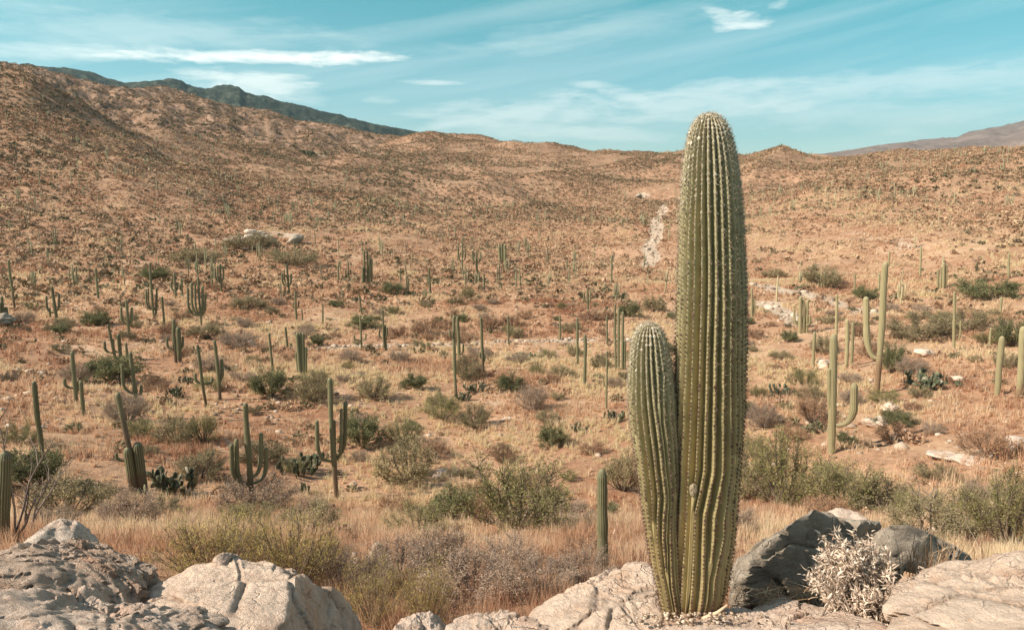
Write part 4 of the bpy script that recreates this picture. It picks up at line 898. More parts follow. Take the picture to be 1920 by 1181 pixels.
near = [
 (968, 988, 205, 150, 'green', 'large airy green palo verde in front of the slope at the centre'), (1582, 962, 135, 105, 'green', 'bushy green shrub at the foot of the large pale saguaro'),
 (1470, 950, 120, 150, 'green', 'thin olive palo verde between the tall saguaro and the large pale saguaro'), (1890, 1020, 130, 120, 'green', 'green bush at the right edge above the pale slab'),
 (478, 962, 130, 70, 'grey', 'bare-branched bush at the foot of the four-armed saguaro'), (850, 975, 95, 62, 'dark', 'dark green low shrub left of the big palo verde'),
 (1050, 982, 110, 55, 'grey', 'brown-grey brush in the shade right of the big palo verde'), (215, 718, 95, 48, 'dark', 'green rounded shrub below the leaning stem clump'),
 (508, 742, 72, 50, 'dark', 'dark shrub left of the cup-armed saguaro on the flats'), (592, 750, 62, 60, 'olive', 'olive shrub directly behind the cup-armed saguaro'),
 (590, 716, 55, 22, 'green', 'low green shrub at the foot of the five-stem bundle'), (700, 745, 64, 42, 'olive', 'round olive shrub right of the cup-armed saguaro'),
 (680, 838, 80, 62, 'dark', 'dark shrub just right of the cup-armed saguaro'), (752, 830, 75, 52, 'green', 'green shrub between the cup-armed saguaro and the centre'), (762, 900, 105, 85, 'olive', 'thin grey-green shrub above the white stones at the centre left'),
 (830, 785, 76, 50, 'green', 'green bush at the foot of the very tall slender saguaro'), (892, 800, 62, 46, 'olive', 'olive bush right of the very tall slender saguaro'), (875, 712, 60, 45, 'olive', 'grey-olive bush between two tall slender saguaros'),
 (330, 828, 66, 44, 'olive', 'left one of two olive shrubs between the scarred and the four-armed saguaro'), (382, 828, 66, 48, 'green', 'right greener one of two shrubs between the scarred and the four-armed saguaro'),
 (262, 818, 50, 32, 'green', 'little green shrub behind the scarred saguaro'), (375, 895, 84, 48, 'olive', 'olive shrub right of the dark prickly pears'), (240, 792, 70, 50, 'grey', 'grey shrub at the foot of the long-armed leaning saguaro'),
 (1035, 838, 62, 42, 'dark', 'dark round shrub on the slope left of the short arm'), (735, 553, 42, 24, 'dark', 'dark green rounded bush on the central flats'), (876, 562, 30, 30, 'green', 'upright green bush on the central flats'),
 (40, 832, 56, 38, 'green', 'green shrub behind the plain leaning column at the left'), (62, 912, 100, 62, 'dark', 'dark shadowy shrub by the bare whips at the left edge'), (1000, 768, 62, 50, 'grey', 'grey thorny shrub at the centre of the slope'),
 (1168, 920, 70, 84, 'olive', 'olive shrub between the short lone saguaro and the tall one'), (1672, 700, 40, 52, 'dark', 'dark green shrub touching the tallest background saguaro'), (1710, 705, 50, 34, 'grey', 'grey brush right of the tallest background saguaro'),
 (1432, 800, 66, 44, 'grey', 'grey brush right of the tall saguaro at mid height'), (1525, 795, 72, 52, 'rust', 'purplish thorny shrub left of the large pale saguaro'), (1745, 1010, 120, 60, 'olive', 'olive brush above the low dark slab'),
 (1660, 965, 110, 60, 'olive', 'olive grass bush right of the dark green one'), (1820, 1000, 110, 66, 'olive', 'olive bush left of the green bush at the right edge'), (1405, 930, 90, 80, 'olive', 'sparse olive bush behind the tall saguaro foot'),
 (1410, 860, 60, 50, 'green', 'thin green bush right beside the tall saguaro'), (1340, 760, 30, 30, 'olive', None), (1480, 640, 34, 20, 'dark', 'dark round bush left of the stem cluster by the pale wash'), (1560, 985, 60, 50, 'rust', 'brown twiggy bush behind the top of the dark boulder'),
 (750, 1080, 150, 66, 'grey', 'purple-grey bare bush above the bottom rocks left of centre'), (890, 1125, 190, 78, 'grey', 'largest purple-grey bare bush above the bottom rocks'), (1010, 1105, 140, 58, 'grey', 'purple-grey bare bush left of the bright white boulder'),
 (830, 1065, 130, 70, 'grey', 'bare bush between white stones above the bottom rocks'), (940, 1065, 130, 60, 'grey', 'low bare bush below the big palo verde'), (1100, 1090, 110, 60, 'grey', 'bare bush touching the bright white boulder'), (690, 1110, 100, 70, 'grey', 'bare bush beside the pale rock and the broom bushes'),
 (620, 1080, 90, 70, 'grey', 'grey bare bush behind the wedge-shaped boulder'), (1095, 1050, 90, 44, 'rust', 'low brown brush left of the short lone saguaro'),
 (395, 1085, 165, 100, 'yellow', 'yellow-green broom bush behind the wedge-shaped boulder'), (555, 1105, 165, 118, 'yellow', 'second yellow-green broom bush right behind the wedge-shaped boulder'),
 (700, 1170, 120, 100, 'yellow', 'yellow-green broom bush at the right end of the wedge-shaped boulder'), (800, 1180, 100, 110, 'yellow', 'small bright broom bush behind the low rounded rock'), (460, 1050, 110, 62, 'yellow', 'middle yellow-green broom bush behind the pink knob'),
 (860, 640, 60, 26, 'rust', None), (800, 628, 60, 34, 'rust', None), (920, 618, 50, 28, 'rust', None), (960, 612, 50, 24, 'rust', None), (680, 616, 50, 26, 'dark', None), (745, 632, 44, 22, 'rust', None), (985, 598, 34, 18, 'rust', None),
 (1180, 595, 44, 30, 'dark', None), (1225, 585, 40, 34, 'olive', None), (1110, 600, 50, 18, 'rust', None), (465, 578, 60, 24, 'olive', None), (630, 575, 30, 14, 'dark', None), (365, 495, 80, 32, 'olive', None), (290, 525, 50, 22, 'dark', None),
 (470, 470, 90, 34, 'olive', None), (545, 495, 90, 30, 'olive', None), (180, 610, 50, 24, 'dark', None), (110, 622, 40, 20, 'olive', None), (385, 632, 60, 26, 'olive', None), (445, 650, 70, 26, 'grey', None), (1545, 660, 50, 30, 'olive', None),
 (1730, 635, 100, 44, 'olive', None), (1620, 560, 40, 24, 'dark', None), (1850, 560, 90, 34, 'dark', None), (1540, 535, 70, 36, 'olive', None), (1450, 520, 40, 16, 'olive', None), (1815, 620, 70, 36, 'olive', None), (1905, 650, 60, 50, 'dark', None)]
for q in near: shrub(*q)
NEARXY = np.array([s[0].location[:2] for s in SHRUBS]+[s[0].location[:2] for s in SAGS])
# the rest of the individual shrubs, spread over valley floor and near slope
srng = np.random.default_rng(77)
def pick(n, rmin, rmax, power, azlim=37.5, mind=1.2, avoid=None):
    out = []; av = list(avoid) if avoid is not None else []; grid = {}
    def key(p, c): return (int(p[0]//c), int(p[1]//c))
    C = 6.0
    for p in av: grid.setdefault(key(p, C), []).append(p)
    tries = 0
    while len(out) < n and tries < n*30:
        tries += 1
        r = math.exp(srng.uniform(math.log(rmin), math.log(rmax))) if power == 0 else (rmin**power+(rmax**power-rmin**power)*srng.random())**(1/power)
        a = math.radians(srng.uniform(-azlim, azlim)); p = np.array([r*math.sin(a), r*math.cos(a)])
        k = key(p, C); ok = True; md = mind*(.5+srng.random())
        for dx in (-1, 0, 1):
            for dy in (-1, 0, 1):
                for q in grid.get((k[0]+dx, k[1]+dy), ()):
                    if (q[0]-p[0])**2+(q[1]-p[1])**2 < md*md: ok = False; break
                if not ok: break
            if not ok: break
        if ok: out.append(p); grid.setdefault(k, []).append(p)
    return np.array(out)
pts = pick(300-len(near), 14, 92, 1.35, mind=2.6, avoid=NEARXY)
zz = terrain(pts[:, 0], pts[:, 1])
kinds = ['olive', 'olive', 'grey', 'green', 'dark', 'rust', 'grey', 'olive', 'rust']
for p, z in zip(pts, zz):
    b = np.array([p[0], p[1], z]); px, py = project(b); d = np.linalg.norm(b-np.array([0, 0, EZ])); kd = kinds[srng.integers(len(kinds))]
    Wm = srng.uniform(.8, 2.3)*(.75 if d < 25 else 1); w = Wm*FPX/d; hh = Wm*srng.uniform(.4, .65)*FPX/d
    shrub(float(px), float(py), w, hh, kd, None, base=b)

# ------------------------------------------------------------------ dry grass
def tufts(bands, seed):
    rng = np.random.default_rng(seed); V = []; A = []
    for (r0, r1, dens, nb, h0, wmin) in bands:
        area = math.radians(79)/2*(r1*r1-r0*r0); n = int(area*dens)
        r = np.sqrt(rng.uniform(r0*r0, r1*r1, n)); a = np.radians(rng.uniform(-39.5, 39.5, n)); x = r*np.sin(a); y = r*np.cos(a)
        m = noise2(x, y, 5.5, 4, 91)+.5*noise2(x, y, 1.3, 2, 92); keep = m > rng.uniform(-.62, .10, n)
        keep &= wash_mask(x, y) < .35
        x, y, r, m = x[keep], y[keep], r[keep], m[keep]; n = len(x); z = terrain(x, y)
        col = np.clip(.55+.75*noise2(x, y, 7.0, 4, 95)+.25*noise2(x, y, 50.0, 3, 96)+rng.normal(size=n)*.13, 0, 1)
        hh = h0*rng.uniform(.5, 1.3, n)*(1+.5*np.clip(m, -1, 1))
        k = np.repeat(np.arange(n), nb); N_ = len(k); az = rng.uniform(0, 2*math.pi, N_); lean = np.abs(rng.normal(0, .42, N_)); h = hh[k]*rng.uniform(.5, 1.1, N_)
        sp = rng.uniform(0, 1, N_)**.5*hh[k]*.28; a2 = rng.uniform(0, 2*math.pi, N_)
        bx = x[k]+np.cos(a2)*sp; by = y[k]+np.sin(a2)*sp; bz = z[k]-.03
        w = np.maximum(wmin, r[k]*.00062*rng.uniform(.6, 1.4, N_)); wa = rng.uniform(0, 2*math.pi, N_)
        p0 = np.stack([bx-np.cos(wa)*w, by-np.sin(wa)*w, bz], 1); p1 = np.stack([bx+np.cos(wa)*w, by+np.sin(wa)*w, bz], 1)
        p2 = np.stack([bx+np.cos(az)*np.sin(lean)*h, by+np.sin(az)*np.sin(lean)*h, bz+h*np.cos(lean)], 1)
        V.append(np.stack([p0, p1, p2], 1).reshape(-1, 3)); A.append(np.repeat(np.clip(col[k]+rng.normal(size=N_)*.10, 0, 1), 3))
    V = np.concatenate(V); A = np.concatenate(A); return V, np.arange(len(V)).reshape(-1, 3), A
GM = simple_var_mat('dry_grass_blades', [(0, (.42, .21, .13)), (.25, (.57, .35, .22)), (.5, (.70, .48, .32)), (.75, (.80, .62, .43)), (1, (.76, .64, .40))], .9, .45)
v, f, a = tufts([(4.8, 12, 30, 26, .30, .0016), (12, 26, 20, 22, .34, .002), (26, 60, 8.0, 16, .38, .004), (60, 140, 4.2, 11, .42, .01), (140, 330, 1.1, 9, .55, .02)], 3)
o = mesh_obj('dry_grass', v, f, GM, None, False, {'var': a}); tag(o, 'dry straw and rust coloured grass covering the slopes', 'grass', kind='stuff')
# tall pale grass stalks beside the tall saguaro and by the boulders
# ------------------------------------------------------------------ distant shrubs, one mass
def far_shrubs(x, y, z, size, cls, rng, nq, lf):
    n = len(x); k = np.repeat(np.arange(n), nq); N_ = len(k); d = rand_unit(N_, rng); d[:, 2] = np.abs(d[:, 2])
    rr = rng.uniform(.35, 1, N_)**.6; S = size[k]
    lump = 1+.25*np.sin(d[:, 0]*5+k)*np.cos(d[:, 1]*4+k*1.7)
    c = np.stack([x[k]+d[:, 0]*rr*S*.5*lump, y[k]+d[:, 1]*rr*S*.5*lump, z[k]+d[:, 2]*rr*S*.42*lump+.05*S], 1)
    u = rand_unit(N_, rng); w = np.cross(u, rand_unit(N_, rng)); w /= np.linalg.norm(w, axis=1, keepdims=True)
    s = (S*lf*rng.uniform(.5, 1.3, N_))[:, None]; p = np.stack([c-u*s, c+w*s*.7, c+u*s, c-w*s*.7], 1).reshape(-1, 3)
    a = np.clip(cls[k]+rng.normal(size=N_)*.035, 0, 1)
    return p, np.arange(len(p)).reshape(-1, 4), np.repeat(a, 4)
FS = simple_var_mat('distant_brush', [(0, (.095, .095, .055)), (.2, (.17, .15, .085)), (.4, (.26, .19, .115)), (.6, (.34, .21, .135)), (.8, (.41, .265, .17)), (1, (.52, .36, .23))], .9, .1)
frng = np.random.default_rng(41)
def crest_r(az): return np.interp(az, AZC, [FAR[a][-1][0] for a in AZC])
X = []; Y = []; Sz = []
for (r0, r1, per, s0, s1) in ((60, 95, 14, .5, 1.7), (92, 150, 3.4, .5, 2.5), (150, 260, 1.8, .45, 2.3), (260, 820, 1.5, .6, 2.6)):
    area = math.radians(80)/2*(r1*r1-r0*r0); n = int(area/per); r = np.sqrt(frng.uniform(r0*r0, r1*r1, n)); a = frng.uniform(-40, 40, n)
    x = r*np.sin(np.radians(a)); y = r*np.cos(np.radians(a)); dn = noise2(x, y, 38, 4, 61)
    keep = (r < crest_r(a)*1.03) & (wash_mask(x, y) < .3) & (dn > frng.uniform(-.55, .28, n))
    X.append(x[keep]); Y.append(y[keep]); Sz.append(frng.uniform(s0, s1, keep.sum())*frng.uniform(.6, 1, keep.sum()))
X = np.concatenate(X); Y = np.concatenate(Y); Sz = np.concatenate(Sz); Z = terrain(X, Y)
cls = np.clip(frng.beta(1.5, 1.2, len(X))*.95+.5*noise2(X, Y, 55, 4, 66)+.04, 0, 1)
PX, PY = project(np.stack([X, Y, Z], 1))
dk = (np.abs(PY-(150+(PX-130)*.62)) < 20) & (PX > 110) & (PX < 245) | (np.hypot(PX-378, (PY-236)*.8) < 20) | (np.hypot(PX-505, (PY-226)*1.5) < 18) | (np.hypot(PX-582, (PY-283)*1.6) < 18)  # left spur band: slope shade put into the brush colour; remaining clumps just dark
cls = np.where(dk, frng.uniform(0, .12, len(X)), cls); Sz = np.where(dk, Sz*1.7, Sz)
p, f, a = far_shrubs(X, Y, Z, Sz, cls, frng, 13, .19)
X = []; Y = []; Sz = []
for (r0, r1, per) in ((13, 30, 4.0), (30, 60, 6.5), (60, 110, 8.0)):
    area = math.radians(79)/2*(r1*r1-r0*r0); n = int(area/per); r = np.sqrt(frng.uniform(r0*r0, r1*r1, n)); a_ = np.radians(frng.uniform(-39, 39, n)); x = r*np.sin(a_); y = r*np.cos(a_)
    keep = (noise2(x, y, 6, 3, 161) > frng.uniform(-.5, .3, n)) & (wash_mask(x, y) < .3); X.append(x[keep]); Y.append(y[keep]); Sz.append(frng.uniform(.35, 1.15, keep.sum())*(.6 if r1 < 40 else 1))
X = np.concatenate(X); Y = np.concatenate(Y); Sz = np.concatenate(Sz); c3 = np.clip(frng.beta(1.3, 1.7, len(X))*.95+.3*noise2(X, Y, 12, 3, 166)+.06, 0, 1)
p3, f3, a3 = far_shrubs(X, Y, terrain(X, Y), Sz, c3, frng, 85, .10)
o = mesh_obj('low_brush', p3, f3, FS, None, False, {'var': a3}); tag(o, 'knee-high tufts of olive, brown and straw brush between the shrubs', 'brush', kind='stuff')
# brush on the brown hills behind
hv = [o for o in bpy.data.objects if o.name == 'hills'][0].data; co = np.empty(len(hv.vertices)*3, dtype=np.float32); hv.vertices.foreach_get('co', co); co = co.reshape(-1, 3)
idx = frng.choice(len(co), 16000, replace=False); q = co[idx]+frng.normal(size=(16000, 3))*np.array([2, 2, .0])
keep = noise2(q[:, 0], q[:, 1], 60, 3, 62) > frng.uniform(-.9, .2, 16000); q = q[keep]
p2, f2, a2 = far_shrubs(q[:, 0], q[:, 1], q[:, 2]-.6, frng.uniform(2.0, 5.5, len(q)), np.clip(frng.beta(1.6, 1.6, len(q))*.8+.1, 0, 1), frng, 22, .15)
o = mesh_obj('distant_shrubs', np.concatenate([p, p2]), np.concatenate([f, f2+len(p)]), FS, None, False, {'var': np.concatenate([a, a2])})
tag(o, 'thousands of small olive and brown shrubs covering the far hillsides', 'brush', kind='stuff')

# ------------------------------------------------------------------ distant saguaros
FV = []
def far_variant(arms, seed):
    rng = np.random.default_rng(seed); vs, fs, cr, bk = [], [], [], []; n = 0
    def addp(pth, rr):
        nonlocal n
        v, f, c, b = ribbed(pth, rr, 8, per=1); vs.append(v); fs.append(f+n); cr.append(c); bk.append(b); n += len(v)
    t = np.linspace(0, 1, 8); addp(np.stack([.01*np.sin(t*3+seed), t*0, t-.03], 1), np.array([.030, .034, .036, .037, .036, .034, .028, .008]))
    for (az, za, out, zt) in arms:
        c, s = math.cos(az), math.sin(az); pth = np.array([[0, 0, za], [c*out*.5, s*out*.5, za-.02], [c*out*.95, s*out*.95, za+.03], [c*out, s*out, (za+zt)/2], [c*out, s*out, zt-.02], [c*out, s*out, zt]])
        addp(pth, np.array([.02, .023, .025, .026, .024, .006]))
    return np.concatenate(vs), np.concatenate(fs), np.concatenate(cr), np.concatenate(bk)
FVD = ['a plain column', 'a column', 'one raised arm', 'two raised arms', 'three raised arms', 'many raised arms']
for k, ar in enumerate([[], [], [(.3, .45, .12, .75)], [(0, .45, .12, .8), (3.0, .4, .13, .72)], [(0, .4, .12, .8), (2.2, .45, .11, .85), (4.1, .38, .13, .7)],
                        [(0, .3, .15, .8), (1.1, .35, .1, .9), (2.3, .32, .14, .75), (3.4, .3, .16, .85), (4.6, .36, .11, .8)]]): FV.append(far_variant(ar, k))
FARS = []; proto = {}
def rand_far(n, rmin, rmax, power, avoid, mind):
    return pick(n, rmin, rmax, power, 37.0, mind, avoid)
pts = rand_far(215, 92, 290, 1.2, [s[0].location[:2] for s in SAGS], 3.5)
for p_ in pts:
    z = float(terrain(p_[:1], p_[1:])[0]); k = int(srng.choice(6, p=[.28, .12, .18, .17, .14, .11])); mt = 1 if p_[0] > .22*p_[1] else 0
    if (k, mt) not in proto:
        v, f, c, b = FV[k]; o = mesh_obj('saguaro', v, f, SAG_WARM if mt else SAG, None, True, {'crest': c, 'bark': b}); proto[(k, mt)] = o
    else: o = proto[(k, mt)].copy(); COL.objects.link(o)
    h = srng.uniform(2.0, 4.6); o.location = (p_[0], p_[1], z); o.scale = (h*.85, h*.85, h); o.rotation_euler = (srng.normal()*.03, srng.normal()*.03, srng.uniform(0, 6.28))
    px, py = project(np.array([p_[0], p_[1], z])); FARS.append((o, float(px), float(py), h, k)); tag(o, None, 'cactus', 'distant saguaros on the far slope')
pts = rand_far(1300, 215, 640, 1.6, [], 4.0); pts = pts[np.hypot(pts[:, 0], pts[:, 1]) < crest_r(np.degrees(np.arctan2(pts[:, 0], pts[:, 1])))]
zz = terrain(pts[:, 0], pts[:, 1]); VV = []; FF = []; CC = []; BB = []; n = 0
for p_, z in zip(pts, zz):
    v, f, c, b = FV[int(srng.choice(6, p=[.45, .2, .12, .11, .08, .04]))]; h = srng.uniform(1.8, 4.2); VV.append(v*np.array([h*.95, h*.95, h])+np.array([p_[0], p_[1], z])); FF.append(f+n); CC.append(c); BB.append(b); n += len(v)
o = mesh_obj('distant_saguaros', np.concatenate(VV), np.concatenate(FF), SAG, None, True, {'crest': np.concatenate(CC), 'bark': np.concatenate(BB)})
tag(o, 'hundreds of tiny saguaros high on the far hillsides', 'cacti', kind='stuff')

# ------------------------------------------------------------------ prickly pears
def pear_mesh(seed):
    rng = np.random.default_rng(seed); acc = Acc(); v1, f1 = ICO.setdefault(2, ico(2))
    def pad(pos, d, size, depth_):
        nrm = np.cross(d, rand_unit(1, rng)[0]); nrm /= np.linalg.norm(nrm); s = np.cross(nrm, d)
        c = pos+d*size*.5; v = v1*np.array([.40, .10, .52])*size; v = v[:, 0:1]*s+v[:, 1:2]*nrm+v[:, 2:3]*d; acc.add(v+c, f1, float(np.clip(rng.normal(.5, .22), 0, 1)))
        if depth_ > 0:
            for _ in range(rng.integers(1, 4)):
                dd = d+rand_unit(1, rng)[0]*.75+np.array([0, 0, .25]); dd /= np.linalg.norm(dd); pad(pos+d*size*.88, dd, size*rng.uniform(.75, 1.0), depth_-1)
    for _ in range(16):
        a = rng.uniform(0, 6.28); r = rng.uniform(0, .42); d = np.array([math.cos(a)*.6, math.sin(a)*.6, .8]); d /= np.linalg.norm(d); pad(np.array([math.cos(a)*r, math.sin(a)*r, 0]), d, rng.uniform(.12, .16), 2)
    return acc
PEAR = simple_var_mat('prickly_pear_pads', [(0, (.04, .052, .03)), (.45, (.085, .095, .055)), (.8, (.20, .19, .12)), (1, (.42, .38, .28))], .55, objvar=.3)
PV = [pear_mesh(5+i).data() for i in range(3)]; PO = [None]*3
for i, (px, py, w, h, lab) in enumerate([(318, 928, 100, 62, 'dark prickly pear clump right of the scarred leaning saguaro'), (562, 890, 80, 58, 'prickly pear clump between the four-armed and the cup-armed saguaros'),
        (888, 735, 44, 28, 'bright green prickly pear right of the very tall slender saguaro'), (866, 752, 36, 26, 'pale prickly pear at the foot of the very tall slender saguaro'), (1085, 808, 42, 22, 'pale prickly pear on the slope left of the short arm'),
        (160, 922, 44, 26, 'small dark prickly pear in grass left of the scarred saguaro'), (1745, 728, 90, 40, 'spread prickly pear among stones right of the tallest background saguaro'), (330, 748, 36, 30, 'prickly pear between two leaning saguaros on the flats'),
        (1465, 745, 50, 34, 'pale prickly pear right of the tall saguaro at mid height'), (568, 928, 30, 30, 'little prickly pear in the shadow right of the four-armed saguaro'), (985, 672, 40, 18, 'dim prickly pear in front of the creek bed'),
        (1150, 790, 40, 34, 'prickly pear left of the short arm of the tall saguaro'), (350, 720, 30, 22, 'tiny prickly pear left of the two-stub-armed saguaro')]):
    b = on_ground(px, py); d = np.linalg.norm(b-np.array([0, 0, EZ])); k = i % 3
    o = empty('prickly_pear', tuple(b))
    if PO[k] is None: c = PO[k] = mesh_obj('pads', PV[k][0], PV[k][1], PEAR, o, True, {'var': PV[k][2]}); c['kind'] = 'stuff'
    else: c = PO[k].copy(); COL.objects.link(c); c.parent = o
    W = w/FPX*d; o.location = b; o.scale = (W/1.15, W/1.15, h/FPX*d/.55); o.rotation_euler[2] = i*1.3; tag(o, lab, 'cactus', 'prickly pears')

# ------------------------------------------------------------------ white-leaved bush on the rocks
def leaf_strips(acc, base, d, ln, wd, rng, a):
    n = len(base); up = rand_unit(n, rng); s = np.cross(d, up); s /= np.linalg.norm(s, axis=1, keepdims=True); nn = np.cross(s, d)
    curl = rng.uniform(-.9, .9, n)[:, None]; tt = [0, .3, .62, 1.0]; ww = [.25, 1.0, .8, .08]; rows = []
    for t, w_ in zip(tt, ww):
        c = base+d*ln[:, None]*t+nn*ln[:, None]*curl*t*t; fold = nn*wd[:, None]*.3*w_
        rows += [c-s*wd[:, None]*.5*w_+fold, c, c+s*wd[:, None]*.5*w_+fold]
    v = np.stack(rows, 1).reshape(-1, 3); b = np.arange(n)[:, None]*12; fs = []
    for i in range(3):
        for j in range(2): q = i*3+j; fs.append(np.concatenate([b+q, b+q+1, b+q+4, b+q+3], 1))
    acc.add(v, np.concatenate(fs), np.repeat(a, 12))
def brittle():
    rng = np.random.default_rng(8); base = P(1632, 1168, 2.62); root = empty('brittlebush', tuple(base)); W = Acc(); F = Acc()
    lobes = [((1578, 1040), 58, 42, 2.80, 330), ((1632, 1055), 44, 40, 2.84, 220), ((1600, 1090), 78, 50, 2.72, 470), ((1660, 1112), 66, 44, 2.78, 330), ((1690, 1140), 46, 40, 2.70, 220), ((1625, 1140), 70, 34, 2.68, 330), ((1556, 1110), 36, 50, 2.80, 180)]
    for (c, rx, ry, r, n) in lobes:
        C_ = P(c[0], c[1], r); sx = rx/FPX*3.05; sz = ry/FPX*3.2
        k = max(6, n//11); tips = C_+rand_unit(k, rng)*np.array([sx, sx*.8, sz])*rng.uniform(.5, 1.08, (k, 1))
        for tp in tips:
            b0 = base+rng.normal(size=3)*np.array([.05, .04, .01])+np.array([0, .02, -.02]); mid = (b0+tp)/2+rng.normal(size=3)*.03
            t = np.linspace(0, 1, 6)[:, None]; tube(W, (1-t)**2*b0+2*t*(1-t)*mid+t*t*tp, np.linspace(.0035, .0014, 6), 4, rng.random())
            m = rng.integers(34, 48); u = rng.uniform(-.07, .012, m)[:, None]; dd = (tp-mid)/np.linalg.norm(tp-mid)
            q = tp+dd*u+rng.normal(size=(m, 3))*.006; d = dd*.55+rand_unit(m, rng)*.9+np.array([0, 0, -.15]); d /= np.linalg.norm(d, axis=1, keepdims=True)
            leaf_strips(F, q, d, rng.uniform(.010, .030, m), rng.uniform(.0035, .0085, m), rng, np.clip(rng.beta(2.2, 1.3, m)-.18*(rng.random(m) < .2), 0, 1))
    v, f, a = W.data(); mesh_obj('branches', v-base, f, WOOD, root, True, {'var': a})
    v, f, a = F.data(); BL = simple_var_mat('pale_dry_leaves', [(0, (.26, .16, .10)), (.3, (.50, .38, .28)), (.6, (.72, .58, .46)), (1, (.84, .73, .61))], .8, .25)
    mesh_obj('foliage', v-base, f, BL, root, True, {'var': a}); tag(root, 'pale dried bush with curled whitish leaves among the boulders at lower right', 'shrub')
brittle()

# ------------------------------------------------------------------ thin bare whips at the left edge
def whips(foot, tips, label):
    b = on_ground(*foot) if foot[1] < 1040 else P(foot[0], foot[1], 6); d = np.linalg.norm(b-np.array([0, 0, EZ])); root = empty('bare_shrub', tuple(b)); W = Acc(); rng = np.random.default_rng(int(foot[0]))
    for (tx, ty) in tips:
        t_ = on_plane(tx, ty, b)+rng.normal(size=3)*.1; mid = (b+t_)/2+np.array([.12*rng.normal(), 0, .15]); t = np.linspace(0, 1, 10)[:, None]
        pts = (1-t)**2*b+2*t*(1-t)*mid+t*t*t_+np.array([.02, 0, 0])*np.sin(t*9+tx); tube(W, pts, np.linspace(.014, .006, 10)*d/9, 4, rng.random())
        for _ in range(5):
            k = rng.integers(3, 9); q = pts[k]; e = q+np.array([rng.normal()*.2, rng.normal()*.1, rng.uniform(.1, .4)]); tube(W, [q, (q+e)/2+.02, e], [.006*d/9, .005*d/9, .003*d/9], 3, rng.random())
    v, f, a = W.data(); mesh_obj('branches', v-b, f, WOODG, root, False, {'var': a}); tag(root, label, 'shrub')
whips((26, 1012), [(44, 770), (62, 868), (18, 880), (56, 930)], 'tall thin bare whips rising beside the cut-off saguaro at the left edge')
whips((52, 1004), [(128, 885), (95, 905), (66, 880)], 'low fan of bare whips leaning right at the left edge')
whips((1800, 985), [(1700, 915), (1712, 945), (1740, 925)], 'fallen dry branch with bare twigs above the low dark slab')

# dry twigs and grass lying on the shelf between the tall saguaro and the dark boulder
def litter():
    rng = np.random.default_rng(4); W = Acc()
    for i in range(150):
        px = rng.normal(1452, 34) if i < 110 else rng.uniform(1380, 1560); c = P(px, rng.uniform(1104, 1140), rng.uniform(2.76, 2.95)); d = rand_unit(1, rng)[0]*np.array([1, .6, .75]); d[2] = abs(d[2])*.8; ln = rng.uniform(.03, .12)
        e = c+d*ln; tube(W, [c-d*ln*.4, c+np.array([0, 0, .006]), e], [.0016, .0015, .0008], 3, rng.random())
    for i in range(60):
        px = rng.choice([rng.uniform(1700, 1780), rng.uniform(1690, 1860)]); c = P(px, rng.uniform(1046, 1064), 3.25); d = rand_unit(1, rng)[0]*.5+np.array([0, 0, 1]); ln = rng.uniform(.05, .16)
        tube(W, [c-np.array([0, 0, .05]), c+d*ln*.5, c+d*ln+rng.normal(size=3)*.01], [.002, .0016, .0007], 3, rng.random())
    o = W.obj('dead_twigs', simple_var_mat('straw_twigs', [(0, (.26, .15, .08)), (.5, (.48, .32, .19)), (1, (.70, .56, .40))], .85)); tag(o, 'dry twigs and straw caught between the boulders', 'twigs', kind='stuff')
    s = Acc(); tube(s, [P(1318, 1158, 2.45), P(1345, 1148, 2.45), P(1364, 1134, 2.48)], [.006, .007, .004], 6, .8); o = s.obj('stick', bpy.data.materials['straw_twigs']); tag(o, 'short pale stick lying at the foot of the tall saguaro', 'stick')
# gravel and shed spines gathered round the foot of the tall saguaro
rg2 = np.random.default_rng(12); A_ = Acc(); gv, gf = ico(1)
for i in range(420):
    c = P(rg2.normal(1298, 60), rg2.uniform(1146, 1172), rg2.uniform(2.42, 2.62)); c[2] -= .004
    A_.add(gv*abs(rg2.normal(0, .004))*np.array([1, .9, .6])*(1+.2*rg2.normal(size=(len(gv), 1)))+rg2.uniform(.002, .003)*gv+c, gf, rg2.random())
o = A_.obj('gravel', STONES); tag(o, 'fine gravel gathered round the foot of the tall saguaro', 'gravel', kind='stuff')
litter()

# ------------------------------------------------------------------ labels for everything read off by position
LM = [('the cup-armed saguaro', 625, 880), ('the four-armed saguaro', 472, 920), ('the scarred leaning saguaro', 255, 880), ('the plain leaning column', 75, 820), ('the five-armed candelabra', 376, 580),
      ('the five-stem bundle', 567, 680), ('the tallest slender saguaro', 855, 720), ('the big palo verde', 968, 950), ('the short lone saguaro', 1131, 1000), ('the large pale saguaro', 1562, 810),
      ('the tallest background saguaro', 1648, 690), ('the upper pale wash', 1228, 440), ('the right-hand wash', 1520, 560), ('the grey outcrop', 500, 448), ('the creek bed', 740, 648), ('the two edge columns', 1892, 725),
      ('the dark boulder', 1540, 1000), ('the pink knob', 425, 1050), ('the dark clump of stems', 943, 490), ('the low-armed pair', 395, 740), ('the left-armed saguaro', 140, 740), ('the trident saguaro', 242, 610),
      ('the three-pronged saguaro', 1104, 575), ('the four-stem cluster at right', 1766, 535), ('the column below the wash', 1147, 520), ('the saguaro cut by the left edge', 8, 950), ('the white stones', 830, 895),
      ('the tall left-edge saguaro', 24, 570), ('the stem cluster by the wash', 1508, 615), ('the central flats column', 806, 545), ('the upper right slope stones', 1650, 400), ('the shaded left spur', 200, 200), ('the tall saguaro tip', 1330, 215)]
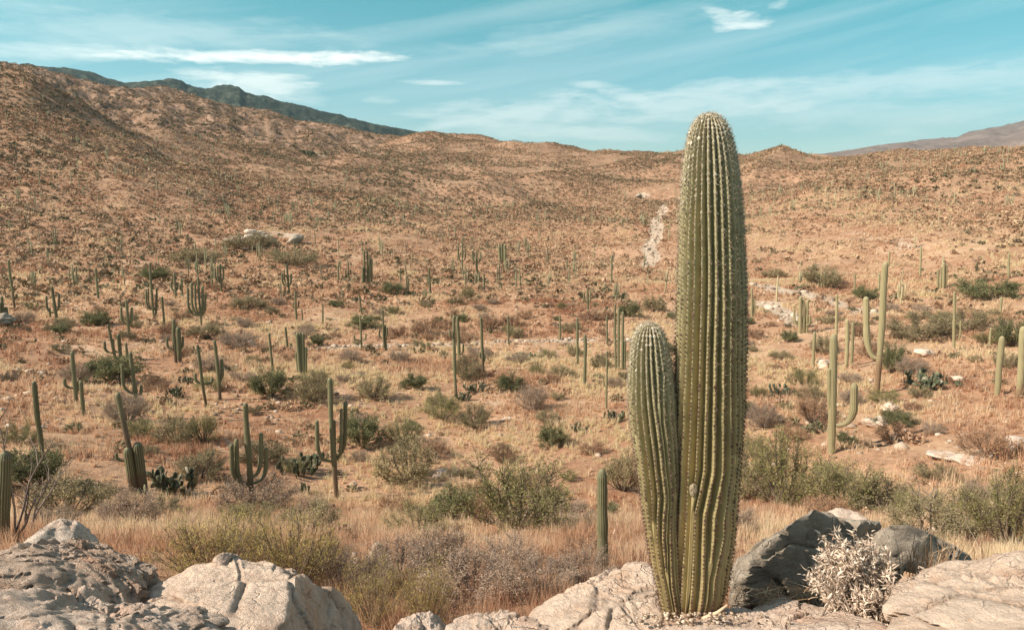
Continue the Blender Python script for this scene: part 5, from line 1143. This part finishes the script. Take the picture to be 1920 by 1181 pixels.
def near_lm(px, py):
    k = min(range(len(LM)), key=lambda i: (LM[i][1]-px)**2+((LM[i][2]-py)*1.5)**2); nm, lx, ly = LM[k]; dx, dy = px-lx, (py-ly)*1.5
    if abs(dx) > abs(dy): return ('left of ' if dx < 0 else 'right of ')+nm
    return ('above ' if dy < 0 else 'below ')+nm
CW = {'green': 'green', 'olive': 'olive', 'dark': 'dark green', 'rust': 'rusty', 'grey': 'bare grey', 'yellow': 'yellow-green'}
pend = {}
for (o, px, py, w, h, kd, lab) in SHRUBS:
    if lab: continue
    sz = 'small' if w < 35 else ('mid-sized' if w < 75 else 'large'); pend.setdefault((f'{sz} {CW[kd]} shrub', near_lm(px, py)), []).append((px, py, o))
NM = ['plain distant saguaro', 'plain distant saguaro', 'one-armed distant saguaro', 'two-armed distant saguaro', 'three-armed distant saguaro', 'many-armed distant saguaro']
for (o, px, py, h, k) in FARS:
    sz = 'short' if h < 3.2 else 'tall'; pend.setdefault((f'{sz} {NM[k]}', near_lm(px, py)), []).append((px, py, o))
ORD = ['leftmost', 'second', 'third', 'fourth', 'fifth', 'sixth', 'seventh', 'eighth', 'ninth', 'tenth', 'eleventh', 'twelfth']; CNT = ['', '', 'two', 'three', 'four', 'five', 'six', 'seven', 'eight', 'nine', 'ten', 'eleven', 'twelve']
for (what, where), lst in pend.items():
    lst.sort(key=lambda t: t[0]); n = len(lst)
    for i, (px, py, o) in enumerate(lst):
        if n == 1: o['label'] = f'{what} {where}'
        elif n > 12: o['label'] = f'{what} {where}, number {i+1} from the left'
        elif i == 0: o['label'] = f'{what}, leftmost of {CNT[n]}, {where}'
        elif i == n-1: o['label'] = f'{what}, rightmost of {CNT[n]}, {where}'
        else: o['label'] = f'{what}, {ORD[i]} of {CNT[n]} from left, {where}'

for o in [q[2] for l in pend.values() for q in l]:
    if len(o['label'].split()) > 16: o['label'] = o['label'].replace('mid-sized ', '')
    if len(o['label'].split()) > 16: o['label'] = o['label'].replace(' from left', '').replace(', number', ',')
    if len(o['label'].split()) > 16: print('LONG', o['label'])

# ------------------------------------------------------------------ haze
def haze():
    bm = bmesh.new(); bmesh.ops.create_cube(bm, size=1); me = bpy.data.meshes.new('haze')
    for v in bm.verts: v.co = Vector((v.co.x*36000, v.co.y*36000, -200 if v.co.z < 0 else 1600))
    bm.to_mesh(me); bm.free(); o = bpy.data.objects.new('haze', me); COL.objects.link(o)
    m = bpy.data.materials.new('haze'); m.use_nodes = True; t = m.node_tree; t.nodes.clear(); out = t.nodes.new('ShaderNodeOutputMaterial'); pv = t.nodes.new('ShaderNodeVolumePrincipled')
    pv.inputs['Color'].default_value = (.62, .86, .95, 1); pv.inputs['Density'].default_value = 4.4e-5; pv.inputs['Anisotropy'].default_value = .2; t.links.new(pv.outputs[0], out.inputs['Volume']); me.materials.append(m)
    tag(o, 'thin haze over the far mountains', 'haze', kind='stuff')
haze()
